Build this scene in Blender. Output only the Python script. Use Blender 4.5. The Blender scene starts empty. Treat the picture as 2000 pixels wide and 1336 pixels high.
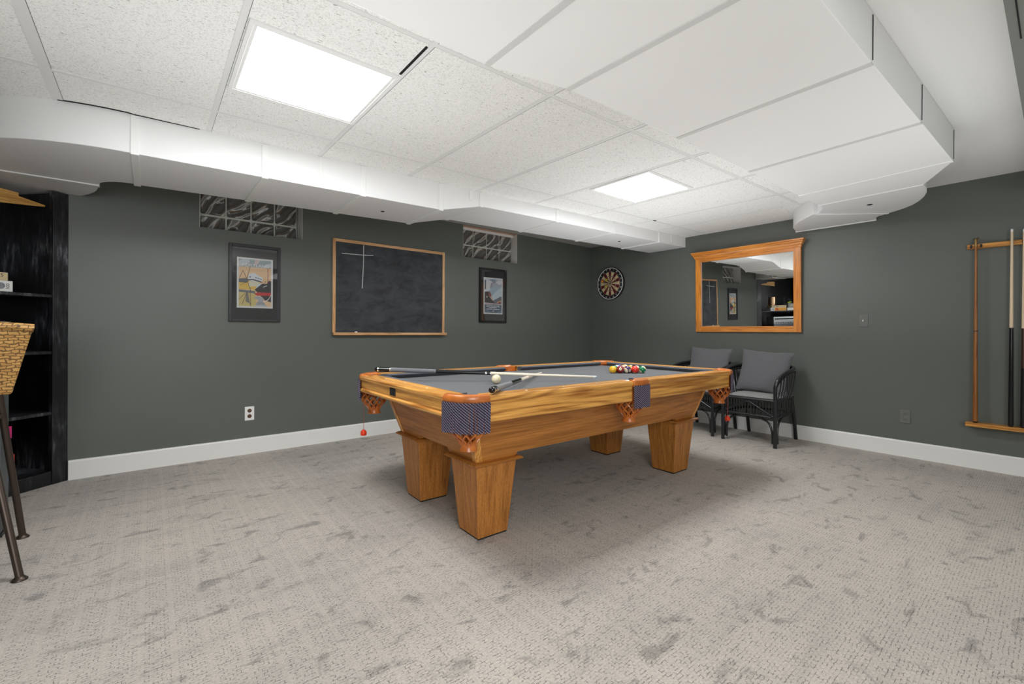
import bpy, bmesh, math, random
from mathutils import Vector, Matrix
random.seed(4)
PI = math.pi
SC = bpy.context.scene
COL = SC.collection

# ------------------------------------------------------------------ materials
MATS = {}
def nodes(m):
    m.use_nodes = True
    return m.node_tree.nodes, m.node_tree.links
def mat(name, col, rough=.6, metal=0., spec=.5, emit=None, estr=0., coat=0., trans=0., ior=1.45, bump=None):
    if name in MATS: return MATS[name]
    m = bpy.data.materials.new(name); N, L = nodes(m); b = N['Principled BSDF']
    b.inputs['Base Color'].default_value = (*col, 1); b.inputs['Roughness'].default_value = rough
    b.inputs['Metallic'].default_value = metal; b.inputs['Specular IOR Level'].default_value = spec
    b.inputs['Coat Weight'].default_value = coat; b.inputs['Transmission Weight'].default_value = trans
    b.inputs['IOR'].default_value = ior
    if emit:
        b.inputs['Emission Color'].default_value = (*emit, 1); b.inputs['Emission Strength'].default_value = estr
    if bump:
        sc, st, dist = bump
        tc = N.new('ShaderNodeTexCoord'); n = N.new('ShaderNodeTexNoise'); n.inputs['Scale'].default_value = sc
        n.inputs['Detail'].default_value = 3
        bp = N.new('ShaderNodeBump'); bp.inputs['Strength'].default_value = st; bp.inputs['Distance'].default_value = dist
        L.new(tc.outputs['Object'], n.inputs['Vector']); L.new(n.outputs['Fac'], bp.inputs['Height']); L.new(bp.outputs['Normal'], b.inputs['Normal'])
    MATS[name] = m
    return m
def noise(N, L, vec, scale, detail=4, rough=.5, dist=0.):
    n = N.new('ShaderNodeTexNoise'); n.inputs['Scale'].default_value = scale; n.inputs['Detail'].default_value = detail
    n.inputs['Roughness'].default_value = rough; n.inputs['Distortion'].default_value = dist
    L.new(vec, n.inputs['Vector']); return n.outputs['Fac']
def ramp(N, L, fac, stops):
    r = N.new('ShaderNodeValToRGB'); L.new(fac, r.inputs['Fac']); e = r.color_ramp.elements
    while len(e) < len(stops): e.new(.5)
    for el, (p, c) in zip(e, stops):
        el.position = p; el.color = (*c, 1) if len(c) == 3 else c
    return r.outputs['Color']
def mapping(N, L, vec, scale=(1, 1, 1), rot=(0, 0, 0)):
    m = N.new('ShaderNodeMapping'); m.inputs['Scale'].default_value = scale; m.inputs['Rotation'].default_value = rot
    L.new(vec, m.inputs['Vector']); return m.outputs['Vector']
def mixc(N, L, f, a, b, mode='MIX'):
    x = N.new('ShaderNodeMix'); x.data_type = 'RGBA'; x.blend_type = mode
    for s, v in ((x.inputs[0], f), (x.inputs[6], a), (x.inputs[7], b)):
        if isinstance(v, (int, float)): s.default_value = v
        elif isinstance(v, tuple): s.default_value = (*v, 1)
        else: L.new(v, s)
    return x.outputs[2]
def math_(N, L, op, a, b=0.):
    x = N.new('ShaderNodeMath'); x.operation = op
    for s, v in ((x.inputs[0], a), (x.inputs[1], b)):
        if isinstance(v, (int, float)): s.default_value = v
        else: L.new(v, s)
    return x.outputs[0]
def objco(N): return N.new('ShaderNodeTexCoord').outputs['Object']
def setbump(N, L, h, st, dist):
    bp = N.new('ShaderNodeBump'); bp.inputs['Strength'].default_value = st; bp.inputs['Distance'].default_value = dist
    L.new(h, bp.inputs['Height']); L.new(bp.outputs['Normal'], N['Principled BSDF'].inputs['Normal'])

def wood(name, light, dark, axis, rough=.34, across=26., along=1.6, coat=.15, ring=1.):
    if name in MATS: return MATS[name]
    m = bpy.data.materials.new(name); N, L = nodes(m); b = N['Principled BSDF']
    co = objco(N)
    s = [across] * 3; s[axis] = along
    s2 = [across * 7] * 3; s2[axis] = along * 4
    s3 = [7.] * 3; s3[axis] = .55
    low = noise(N, L, mapping(N, L, co, tuple(s3)), 1., 2, .4)
    rings = math_(N, L, 'SINE', math_(N, L, 'MULTIPLY', low, 95. * ring))
    rings = math_(N, L, 'ADD', math_(N, L, 'MULTIPLY', rings, .5), .5)
    n1 = noise(N, L, mapping(N, L, co, tuple(s)), 1., 5, .55, .4)
    n2 = noise(N, L, mapping(N, L, co, tuple(s2)), 1., 2, .5)
    f = math_(N, L, 'ADD', math_(N, L, 'MULTIPLY', rings, .30 * ring), math_(N, L, 'MULTIPLY', n1, 1. - .30 * ring))
    c = ramp(N, L, f, [(.30, dark), (.50, tuple((a * .62 + d * .38) for a, d in zip(light, dark))), (.70, light)])
    pores = ramp(N, L, n2, [(.36, (.62, .55, .5)), (.52, (1, 1, 1))])
    L.new(mixc(N, L, .8, c, pores, 'MULTIPLY'), b.inputs['Base Color'])
    b.inputs['Roughness'].default_value = rough; b.inputs['Coat Weight'].default_value = coat; b.inputs['Coat Roughness'].default_value = .2
    setbump(N, L, n2, .08, .001)
    MATS[name] = m
    return m
OAK_L, OAK_D = (.86, .44, .105), (.40, .152, .024)
LEG_L, LEG_D = (.60, .245, .050), (.33, .118, .017)
def rail_wood(ax): return wood('oak_rail_%s' % 'xyz'[ax], OAK_L, OAK_D, ax, across=75, along=1.8)
def leg_wood(ax): return wood('oak_leg_%s' % 'xyz'[ax], LEG_L, LEG_D, ax, across=95, along=2.2, ring=.55, coat=.03, rough=.45)
def pine(ax): return wood('pine_%s' % 'xyz'[ax], (.78, .30, .045), (.55, .17, .015), ax, across=14, rough=.3, ring=.5)
def blond(ax): return wood('blond_%s' % 'xyz'[ax], (.75, .45, .22), (.6, .3, .12), ax, across=14, ring=.3)

def wall_paint():
    m = bpy.data.materials.new('green_wall_paint'); N, L = nodes(m); b = N['Principled BSDF']; co = objco(N)
    big = noise(N, L, co, 1.1, 3)
    c = ramp(N, L, big, [(.3, (.109, .120, .107)), (.7, (.123, .134, .119))])
    L.new(c, b.inputs['Base Color']); b.inputs['Roughness'].default_value = .41; b.inputs['Specular IOR Level'].default_value = .45
    setbump(N, L, noise(N, L, co, 230, 3), .12, .002)
    return m
def carpet():
    m = bpy.data.materials.new('patterned_grey_carpet'); N, L = nodes(m); b = N['Principled BSDF']; co = objco(N)
    # loop pattern: short dashes in rows, plain stripes between
    warp = N.new('ShaderNodeVectorMath'); warp.operation = 'ADD'
    nz = N.new('ShaderNodeTexNoise'); nz.inputs['Scale'].default_value = 70; L.new(co, nz.inputs['Vector'])
    sc_ = N.new('ShaderNodeVectorMath'); sc_.operation = 'SCALE'; sc_.inputs['Scale'].default_value = .011
    L.new(nz.outputs['Color'], sc_.inputs[0]); L.new(co, warp.inputs[0]); L.new(sc_.outputs[0], warp.inputs[1])
    br = N.new('ShaderNodeTexBrick'); br.inputs['Scale'].default_value = 1.
    br.inputs['Brick Width'].default_value = .021; br.inputs['Row Height'].default_value = .0115
    br.inputs['Mortar Size'].default_value = .0017; br.inputs['Mortar Smooth'].default_value = .8
    br.inputs['Color1'].default_value = (1, 1, 1, 1); br.inputs['Color2'].default_value = (.93, .93, .93, 1); br.inputs['Mortar'].default_value = (.33, .33, .33, 1)
    L.new(warp.outputs[0], br.inputs['Vector'])
    sep = N.new('ShaderNodeSeparateXYZ'); L.new(co, sep.inputs[0])
    st = math_(N, L, 'SINE', math_(N, L, 'MULTIPLY', sep.outputs['X'], 2 * PI / .088))
    stripe = ramp(N, L, math_(N, L, 'ADD', math_(N, L, 'MULTIPLY', st, .5), .5), [(.03, (.6, .6, .6)), (.16, (0, 0, 0))])
    gaps = ramp(N, L, noise(N, L, mapping(N, L, co, (58, 90, 1)), 1., 2), [(.44, (0, 0, 0)), (.56, (1, 1, 1))])
    pat = mixc(N, L, stripe, br.outputs['Color'], (1, 1, 1))
    pat = mixc(N, L, gaps, pat, (.92, .92, .92))
    spk = ramp(N, L, noise(N, L, co, 120, 3, .7), [(.3, (.80, .80, .80)), (.7, (1.12, 1.12, 1.12))])
    pat = mixc(N, L, 1., pat, spk, 'MULTIPLY')
    fib = noise(N, L, co, 420, 3, .7)
    fibc = ramp(N, L, fib, [(.25, (.66, .66, .66)), (.7, (1.06, 1.06, 1.06))])
    # flattened pile: footprints and vacuum strokes
    p1 = noise(N, L, mapping(N, L, co, (6.2, 10.5, 1), (0, 0, .55)), 1., 5, .64, .8)
    p2 = noise(N, L, mapping(N, L, co, (.9, .55, 1), (0, 0, -.5)), 1., 2)
    p3 = noise(N, L, mapping(N, L, co, (1.6, 9., 1), (0, 0, -.65)), 1., 3, .6)
    patch = ramp(N, L, p1, [(.56, (1, 1, 1)), (.67, (.60, .61, .62))])
    soft = ramp(N, L, p2, [(.38, (1, 1, 1)), (.62, (.82, .83, .85))])
    vac = ramp(N, L, p3, [(.50, (1, 1, 1)), (.70, (.87, .875, .88))])
    base = mixc(N, L, 1., mixc(N, L, 1., (.665, .60, .53), pat, 'MULTIPLY'), fibc, 'MULTIPLY')
    base = mixc(N, L, 1., mixc(N, L, 1., mixc(N, L, 1., base, patch, 'MULTIPLY'), soft, 'MULTIPLY'), vac, 'MULTIPLY')
    L.new(base, b.inputs['Base Color']); b.inputs['Roughness'].default_value = .95; b.inputs['Specular IOR Level'].default_value = .1
    b.inputs['Sheen Weight'].default_value = .15
    setbump(N, L, math_(N, L, 'ADD', fib, math_(N, L, 'MULTIPLY', pat, 1.2)), .35, .004)
    return m
def tile():
    m = bpy.data.materials.new('fissured_ceiling_tile'); N, L = nodes(m); b = N['Principled BSDF']; co = objco(N)
    f1 = noise(N, L, mapping(N, L, co, (46, 150, 1)), 1., 3, .55, .8)
    f2 = noise(N, L, co, 190, 3, .6)
    c = mixc(N, L, 1., ramp(N, L, f1, [(.28, (.30, .30, .29)), (.37, (.87, .87, .85))]), ramp(N, L, f2, [(.33, (.72, .72, .71)), (.50, (1, 1, 1))]), 'MULTIPLY')
    L.new(c, b.inputs['Base Color']); b.inputs['Roughness'].default_value = .9; b.inputs['Specular IOR Level'].default_value = .2
    setbump(N, L, f2, .25, .003)
    return m
def scuffed_black():
    m = bpy.data.materials.new('scuffed_black_paint'); N, L = nodes(m); b = N['Principled BSDF']; co = objco(N)
    a = noise(N, L, mapping(N, L, co, (40, 40, 7)), 1., 5, .7)
    g = noise(N, L, co, 2.2, 2)
    f = math_(N, L, 'MULTIPLY', a, g)
    L.new(ramp(N, L, f, [(.22, (.008, .0085, .010)), (.31, (.030, .032, .038)), (.42, (.20, .205, .22))]), b.inputs['Base Color'])
    b.inputs['Roughness'].default_value = .36
    setbump(N, L, a, .2, .002)
    return m
def wicker():
    m = bpy.data.materials.new('woven_wicker'); N, L = nodes(m); b = N['Principled BSDF']; co = objco(N)
    br = N.new('ShaderNodeTexBrick'); br.inputs['Scale'].default_value = 1.
    br.inputs['Brick Width'].default_value = .030; br.inputs['Row Height'].default_value = .0135; br.inputs['Mortar Size'].default_value = .0038; br.inputs['Mortar Smooth'].default_value = 1.
    br.inputs['Color1'].default_value = (.62, .36, .11, 1); br.inputs['Color2'].default_value = (.46, .24, .065, 1); br.inputs['Mortar'].default_value = (.11, .05, .014, 1)
    nz = N.new('ShaderNodeTexNoise'); nz.inputs['Scale'].default_value = 34; L.new(co, nz.inputs['Vector'])
    sc_ = N.new('ShaderNodeVectorMath'); sc_.operation = 'SCALE'; sc_.inputs['Scale'].default_value = .026; L.new(nz.outputs['Color'], sc_.inputs[0])
    ad = N.new('ShaderNodeVectorMath'); L.new(mapping(N, L, co, (1, 1, 1), (PI / 2, 0, 0)), ad.inputs[0]); L.new(sc_.outputs[0], ad.inputs[1])
    L.new(ad.outputs[0], br.inputs['Vector']); L.new(br.outputs['Color'], b.inputs['Base Color']); b.inputs['Roughness'].default_value = .55
    setbump(N, L, br.outputs['Fac'], -.9, .006)
    return m
def fringe_mat():
    m = bpy.data.materials.new('twisted_purple_fringe'); N, L = nodes(m); b = N['Principled BSDF']
    uv = N.new('ShaderNodeUVMap').outputs['UV']; s = N.new('ShaderNodeSeparateXYZ'); L.new(uv, s.inputs[0])
    w = math_(N, L, 'SINE', math_(N, L, 'ADD', math_(N, L, 'MULTIPLY', s.outputs['Y'], 2 * PI / .0125), math_(N, L, 'MULTIPLY', s.outputs['X'], -2 * PI)))
    L.new(ramp(N, L, math_(N, L, 'ADD', math_(N, L, 'MULTIPLY', w, .5), .5), [(.35, (.018, .017, .045)), (.70, (.060, .053, .108)), (.94, (.30, .25, .30))]), b.inputs['Base Color'])
    b.inputs['Roughness'].default_value = .7
    return m
def fabric(name, col, sc=520.):
    if name in MATS: return MATS[name]
    m = bpy.data.materials.new(name); N, L = nodes(m); b = N['Principled BSDF']; co = objco(N)
    n = noise(N, L, co, sc, 3, .7)
    L.new(ramp(N, L, n, [(.3, tuple(x * .72 for x in col)), (.7, tuple(x * 1.18 for x in col))]), b.inputs['Base Color'])
    b.inputs['Roughness'].default_value = .92; b.inputs['Specular IOR Level'].default_value = .2; b.inputs['Sheen Weight'].default_value = .2
    setbump(N, L, n, .2, .001); MATS[name] = m
    return m
def chalk_slate():
    m = bpy.data.materials.new('smudged_slate'); N, L = nodes(m); b = N['Principled BSDF']; co = objco(N)
    a = noise(N, L, mapping(N, L, co, (5, 5, 9)), 1., 6, .65, .6); g = noise(N, L, co, 38, 4, .75, .3)
    c = mixc(N, L, 1., ramp(N, L, a, [(.35, (.018, .020, .024)), (.75, (.062, .068, .076))]), ramp(N, L, g, [(.62, (0, 0, 0)), (.80, (.055, .06, .062))]), 'ADD')
    L.new(c, b.inputs['Base Color']); b.inputs['Roughness'].default_value = .7
    return m
def glassblock():
    m = bpy.data.materials.new('wavy_block_glass'); N, L = nodes(m); b = N['Principled BSDF']; co = objco(N)
    b.inputs['Base Color'].default_value = (.82, .86, .80, 1); b.inputs['Roughness'].default_value = .06; b.inputs['Transmission Weight'].default_value = .75
    n = noise(N, L, mapping(N, L, co, (9, 9, 16), (0, .6, 0)), 1., 2, .4, 1.2)
    setbump(N, L, n, 1., .05)
    return m
def leather():
    m = bpy.data.materials.new('tan_leather'); N, L = nodes(m); b = N['Principled BSDF']; co = objco(N)
    L.new(ramp(N, L, noise(N, L, co, 24, 4), [(.3, (.40, .105, .018)), (.7, (.66, .20, .038))]), b.inputs['Base Color'])
    b.inputs['Roughness'].default_value = .32; b.inputs['Coat Weight'].default_value = .25
    setbump(N, L, noise(N, L, co, 160, 3), .15, .001)
    return m
M_WALL, M_CARPET, M_TILE, M_BLACK, M_WICKER, M_FRINGE, M_SLATE, M_GB, M_LEATHER = wall_paint(), carpet(), tile(), scuffed_black(), wicker(), fringe_mat(), chalk_slate(), glassblock(), leather()
M_WHITE = mat('white_trim_paint', (.80, .79, .77), .35)
M_DUCT = mat('white_duct_paint', (.80, .80, .80), .42, bump=(60, .05, .002))
M_DUCT2 = mat('ceiling_white', (.84, .84, .82), .8)
M_OFF = mat('plain_white_wall', (.70, .69, .66), .7)
M_TEE = mat('white_tee_bar', (.74, .74, .73), .5)
M_BLK = mat('matte_black', (.012, .012, .013), .5)
M_GBLK = mat('gloss_black', (.010, .010, .011), .16)
M_BLKM = mat('black_mat_board', (.030, .030, .034), .8)
M_RATTAN = mat('black_lacquer_rattan', (.015, .016, .018), .24, spec=.7)
M_LEG = mat('bronze_metal', (.075, .055, .045), .38, .7)
M_CHROME = mat('chrome', (.75, .75, .75), .15, 1.)
M_MIRROR = mat('mirror_silver', (.93, .94, .93), .0, 1.)
M_IVORY = mat('ivory', (.83, .73, .50), .12, coat=.5)
M_MAPLE = mat('pale_maple', (.74, .58, .40), .3)
M_PLATE = mat('painted_cover_plate', (.15, .155, .145), .3)
M_WPL = mat('white_plastic', (.85, .84, .82), .3)
M_BRN = mat('brown_plastic', (.12, .055, .03), .4)
M_HOLE = mat('dark_slot', (.004, .004, .004), .9)
M_RED = mat('orange_red_plastic', (.75, .05, .015), .3)
M_GLASS = mat('picture_glass', (1, 1, 1), .02, trans=1., ior=1.5)
M_CLOTH = fabric('grey_billiard_cloth', (.100, .103, .111))
M_CUSH = fabric('shaded_cushion_cloth', (.080, .084, .100))  # same cloth as the bed; shade on the cushion faces painted in darker
M_PILLOW = fabric('charcoal_pillow_fabric', (.135, .136, .144), 300)
M_PAD = fabric('light_grey_seat_pad', (.27, .27, .26), 90)
M_PAPER = mat('poster_paper', (.85, .85, .83), .6)
M_EMIT = mat('glowing_diffuser', (1, 1, 1), .4, emit=(.97, .99, 1.), estr=34.)
def flat(name, c, r=.55): return mat('ink_' + name, c, r)

# ------------------------------------------------------------------ mesh builder
class MB:
    def __init__(s): s.b = bmesh.new(); s.m = 0; s.uv = None
    def _f(s, vs):
        try: f = s.b.faces.new(vs); f.material_index = s.m; return f
        except ValueError: return None
    def quad(s, *p): return s._f([s.b.verts.new(Vector(q)) for q in p])
    poly = quad
    def box(s, x0, x1, y0, y1, z0, z1, mtx=None):
        P = [Vector((x, y, z)) for z in (z0, z1) for x, y in ((x0, y0), (x1, y0), (x1, y1), (x0, y1))]
        if mtx: P = [mtx @ p for p in P]
        v = [s.b.verts.new(p) for p in P]
        for f in ((3, 2, 1, 0), (4, 5, 6, 7), (0, 1, 5, 4), (1, 2, 6, 5), (2, 3, 7, 6), (3, 0, 4, 7)): s._f([v[i] for i in f])
        return s
    def loft(s, rings, cap=True, closed=True):
        R = [[s.b.verts.new(Vector(p)) for p in r] for r in rings]
        n = len(R[0])
        for a, b in zip(R, R[1:]):
            for i in range(n if closed else n - 1):
                j = (i + 1) % n; s._f([a[i], a[j], b[j], b[i]])
        if cap: s._f(list(reversed(R[0]))); s._f(R[-1])
        return R
    def prism(s, pts, z0, z1):          # plan polygon
        s.loft([[(x, y, z0) for x, y in pts], [(x, y, z1) for x, y in pts]]); return s
    def extr(s, pts, d):                # polygon in 3D pushed along d
        d = Vector(d); s.loft([[Vector(p) for p in pts], [Vector(p) + d for p in pts]]); return s
    def tube(s, pts, r, seg=8, closed=False, cap=True, flatten=None):
        P = [Vector(p) for p in pts]; n = len(P)
        rr = r if isinstance(r, (list, tuple)) else [r] * n
        T = []
        for i in range(n):
            a = P[(i - 1) % n] if closed or i > 0 else P[0]; b = P[(i + 1) % n] if closed or i < n - 1 else P[-1]
            T.append((b - a).normalized())
        up = Vector((0, 0, 1)) if abs(T[0].z) < .9 else Vector((1, 0, 0))
        nrm = (up - T[0] * up.dot(T[0])).normalized(); rings = []
        for i in range(n):
            nrm = (nrm - T[i] * nrm.dot(T[i])).normalized(); bn = T[i].cross(nrm)
            rings.append([P[i] + (nrm * math.cos(2 * PI * k / seg) + bn * math.sin(2 * PI * k / seg)) * rr[i] for k in range(seg)])
        if closed: rings.append(rings[0])
        if closed:
            R = [[s.b.verts.new(p) for p in q] for q in rings[:-1]]; R.append(R[0])
            for a, b in zip(R, R[1:]):
                for i in range(seg): s._f([a[i], a[(i + 1) % seg], b[(i + 1) % seg], b[i]])
        else: s.loft(rings, cap)
        return s
    def lathe(s, prof, c=(0, 0, 0), seg=24, axis='z', a0=0., a1=2 * PI):
        full = abs(a1 - a0 - 2 * PI) < 1e-6
        k = seg if full else seg + 1; R = []
        for r, h in prof:
            ring = []
            for i in range(k):
                a = a0 + (a1 - a0) * i / seg
                x, y = r * math.cos(a), r * math.sin(a)
                p = {'z': (x, y, h), 'x': (h, x, y), 'y': (y, h, x)}[axis]
                ring.append(s.b.verts.new(Vector(c) + Vector(p)))
            R.append(ring)
        for a, b in zip(R, R[1:]):
            for i in range(k if full else k - 1): s._f([a[i], a[(i + 1) % k], b[(i + 1) % k], b[i]])
        if full:
            if prof[0][0] > 1e-6: s._f(list(reversed(R[0])))
            if prof[-1][0] > 1e-6: s._f(R[-1])
        return s
    def sphere(s, c, r, seg=24, ring=16):
        s.lathe([(max(1e-5, r * math.sin(PI * i / ring)), -r * math.cos(PI * i / ring)) for i in range(ring + 1)], c, seg); return s
    def text(s, body, size, mtx, depth=0., align='CENTER'):
        cu = bpy.data.curves.new('t', 'FONT'); cu.body = body; cu.size = size; cu.align_x = align; cu.align_y = 'CENTER'; cu.extrude = depth
        o = bpy.data.objects.new('t', cu); COL.objects.link(o); dg = bpy.context.evaluated_depsgraph_get()
        me = bpy.data.meshes.new_from_object(o.evaluated_get(dg)); me.transform(mtx)
        for p in me.polygons: p.material_index = s.m
        n0 = len(s.b.faces); s.b.from_mesh(me); s.b.faces.ensure_lookup_table()
        for f in s.b.faces[n0:]: f.material_index = s.m
        bpy.data.objects.remove(o); bpy.data.meshes.remove(me); bpy.data.curves.remove(cu)
        return s
    def build(s, name, mats, parent=None, bevel=0., smooth=False, loc=None, seg=2, recalc=True, subsurf=0, weld=True):
        if weld: bmesh.ops.remove_doubles(s.b, verts=s.b.verts, dist=1e-6)
        if recalc: bmesh.ops.recalc_face_normals(s.b, faces=s.b.faces)
        me = bpy.data.meshes.new(name); s.b.to_mesh(me); s.b.free()
        for m in (mats if isinstance(mats, (list, tuple)) else [mats]): me.materials.append(m)
        o = bpy.data.objects.new(name, me); COL.objects.link(o)
        if parent: o.parent = parent
        if loc: o.location = loc
        if smooth:
            for p in me.polygons: p.use_smooth = True
        if bevel:
            md = o.modifiers.new('bevel', 'BEVEL'); md.width = bevel; md.segments = seg; md.limit_method = 'ANGLE'; md.angle_limit = .6
        if subsurf:
            md = o.modifiers.new('sub', 'SUBSURF'); md.levels = md.render_levels = subsurf
        if smooth and not subsurf:
            try: me.set_sharp_from_angle(angle=.9)
            except Exception: pass
        return o
def tag(o, label=None, cat=None, group=None, kind=None):
    if label: o['label'] = label
    if cat: o['category'] = cat
    if group: o['group'] = group
    if kind: o['kind'] = kind
    return o
def thing(name, label, cat, loc=(0, 0, 0), rz=0., group=None, kind=None):
    o = bpy.data.objects.new(name, None); o.empty_display_size = .05; COL.objects.link(o); o.location = loc; o.rotation_euler = (0, 0, rz)
    return tag(o, label, cat, group, kind)
def kids(o): return [c for c in bpy.data.objects if c.parent == o]
def copy_tree(o, parent=None):
    c = o.copy(); COL.objects.link(c)
    if parent: c.parent = parent
    for ch in kids(o): copy_tree(ch, c)
    return c
def arc(cx, cy, r, a0, a1, n=16): return [(cx + r * math.cos(math.radians(a0 + (a1 - a0) * i / n)), cy + r * math.sin(math.radians(a0 + (a1 - a0) * i / n))) for i in range(n + 1)]
def bez(pts, n=24):     # Catmull-Rom through points
    P = [Vector(p) for p in pts]; P = [P[0] * 2 - P[1]] + P + [P[-1] * 2 - P[-2]]; out = []
    per = max(2, n // (len(P) - 3))
    for i in range(1, len(P) - 2):
        for k in range(per):
            t = k / per; a, b, c, d = P[i - 1:i + 3]
            out.append(.5 * ((2 * b) + (c - a) * t + (2 * a - 5 * b + 4 * c - d) * t * t + (3 * b - a - 3 * c + d) * t ** 3))
    out.append(P[-2]); return out

# ------------------------------------------------------------------ camera
CAM = Vector((-5.01447, -4.35546, 1.05))
yaw, pitch, roll, F, CY = .88932455, -.00117941, .00536262, 870.7019, 648.884
f = Vector((math.cos(yaw) * math.cos(pitch), math.sin(yaw) * math.cos(pitch), math.sin(pitch)))
r = Vector((math.sin(yaw), -math.cos(yaw), 0)); u = r.cross(f)
r2 = r * math.cos(roll) + u * math.sin(roll); u2 = -r * math.sin(roll) + u * math.cos(roll)
cd = bpy.data.cameras.new('camera'); cam = bpy.data.objects.new('camera', cd); COL.objects.link(cam)
cam.matrix_world = Matrix(((r2.x, u2.x, -f.x, CAM.x), (r2.y, u2.y, -f.y, CAM.y), (r2.z, u2.z, -f.z, CAM.z), (0, 0, 0, 1)))
cd.sensor_width = 36; cd.lens = F / 2000 * 36; cd.shift_y = (CY - 668) / 2000; cd.clip_start = .02
SC.camera = cam

# ------------------------------------------------------------------ room
RX, RY, ZT = -6.34, -8.0, 2.40       # left wall, wall behind the camera, top of the shell
ZC, ZD, ZP = 2.197, 2.262, 2.285      # tile ceiling, plaster ceiling, bare ceiling behind the duct
S = 'structure'
b = MB(); b.box(RX - .1, .1, RY - .1, 1.2, -.12, 0); tag(b.build('floor', M_CARPET), 'grey patterned carpet floor', kind=S)
W1, W2 = (-4.712, -3.942, 1.876, 2.215), (-2.215, -1.405, 1.912, 2.282)
b = MB()
def wallA(x0, x1, z0, z1): b.box(x0, x1, 0, .3, z0, z1)
wallA(-5.461, 0, 0, W1[2]); wallA(-5.461, W1[0], W1[2], ZT); wallA(W1[0], W1[1], W1[3], ZT)
wallA(W1[1], W2[0], W1[2], ZT); wallA(W2[0], W2[1], W1[2], W2[2]); wallA(W2[0], W2[1], W2[3], ZT); wallA(W2[1], 0, W1[2], ZT)
tag(b.build('wall_back', M_WALL), 'dark green wall with chalkboard', kind=S)
b = MB(); b.box(0, .15, RY, .2, 0, ZT); tag(b.build('wall_right', M_WALL), 'dark green wall with mirror', kind=S)
EX, EY = -.737, -.676                 # face direction of the diagonal shelf, NX/NY points into the niche
NX, NY = -.676, .737
P0 = Vector((-5.461, -.002))
def fp(e, n=0.): return (P0.x + EX * e + NX * n, P0.y + EY * e + NY * n)
FE = 1.19                             # width of the shelf face
b = MB(); b.box(RX - .1, RX, RY, fp(FE)[1] + .02, 0, ZT); tag(b.build('wall_left', M_WALL), 'green wall left of the corner shelf', kind=S)
b = MB(); b.box(RX, 0, RY - .1, RY, 0, ZT); tag(b.build('wall_front', M_OFF), 'plain wall behind the camera', kind=S)
# baseboards
def baseb(name, pts):
    b = MB(); (x0, y0), (x1, y1) = pts; d = Vector((x1 - x0, y1 - y0, 0)); n = Vector((d.y, -d.x, 0)).normalized()
    prof = [(0, 0), (.014, 0), (.014, .125), (.010, .135), (0, .137)]
    b.loft([[Vector((x, y, 0)) + n * o + Vector((0, 0, z)) for o, z in prof] for x, y in ((x0, y0), (x1, y1))])
    tag(b.build(name, M_WHITE), 'white painted baseboard', kind=S)
baseb('baseboard_back', ((-5.455, 0), (0, 0))); baseb('baseboard_right', ((0, 0), (0, RY)))
# ceilings
ce = thing('ceiling', 'white tile ceiling', None, kind=S)
b = MB(); b.box(RX - .4, 0, -3.02, 1.0, ZP, ZT); b.build('bare_ceiling', mat('grey_ceiling_board', (.36, .35, .32), .9), ce)
b = MB(); b.box(RX, 0, RY, -3.02, ZD, ZT); b.build('plaster_ceiling', M_DUCT2, ce)
def ceil_y(base, slope): return lambda x: base + slope * x
fr_gap = lambda x: -1.4915 - .0508 * x - .006
L1 = lambda x: -1.752 - .0405 * x if x > -5.4 else -1.533     # inner tee near duct
L2 = lambda x: -2.905 - .0325 * x                              # tee near trunk
L0 = lambda x: -1.462 - .044 * x                               # wall angle at the duct
tees = [(-5.378, 0), (-4.757, .005), (-4.155, .02), (-3.535, .025), (-2.945, .05), (-2.345, .08), (-1.675, .05), (-1.035, .05), (-.59, .02)]
b = MB(); b.box(RX, 0, -3.16, -.98, ZC, ZC + .03); b.build('tile_field', M_TILE, ce)
b = MB(); w = .0115
xs = [RX, -5.38, -4.4, -3.4, -2.4, -1.2, 0]
for ln in (L1, L2):
    for x0, x1 in zip(xs, xs[1:]):
        z0, z1 = ZC - .0015, ZC + .002
        b.extr([(x0, ln(x0 + 1e-3) - w, z0), (x1, ln(x1) - w, z0), (x1, ln(x1) + w, z0), (x0, ln(x0 + 1e-3) + w, z0)], (0, 0, .006))
for x, dx in tees:
    ww = .02 if x < -5 else w
    b.extr([(x + dx - ww, -3.15, ZC - .0018), (x + dx + ww, -3.15, ZC - .0018), (x - dx * .3 + ww, -1.0, ZC - .0018), (x - dx * .3 - ww, -1.0, ZC - .0018)], (0, 0, .006))
b.build('tee_grid', M_TEE, ce)
b = MB(); g = .0022
for ln in (L1, L2):
    for x0, x1 in zip(xs, xs[1:]):
        b.extr([(x0, ln(x0 + 1e-3) + w, ZC - .0006), (x1, ln(x1) + w, ZC - .0006), (x1, ln(x1) + w + g, ZC - .0006), (x0, ln(x0 + 1e-3) + w + g, ZC - .0006)], (0, 0, .002))
for x, dx in tees:
    ww = .02 if x < -5 else w
    b.extr([(x + dx + ww, -3.0, ZC - .0006), (x + dx + ww + g, -3.0, ZC - .0006), (x - dx * .3 + ww + g, -1.0, ZC - .0006), (x - dx * .3 + ww, -1.0, ZC - .0006)], (0, 0, .002))
b.build('tile_joint', mat('tile_joint_shadow_gap', (.16, .155, .15), .9), ce)
b = MB()
for x0, x1, y0, y1 in ((-4.158, -4.147, -2.74, -2.49), (-1.03, -.985, -1.735, -1.715)): b.box(x0, x1, y0, y1, ZC - .002, ZC + .003)
gp = [(-4.80, fr_gap(-4.80)), (-5.083, fr_gap(-5.083) - .004)] + arc(-5.083, -.384, .866, 268, 250, 6)
b.prism(gp + [(-5.36, -1.19)] , ZC - .0006, ZC + .003) if False else None
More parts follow.
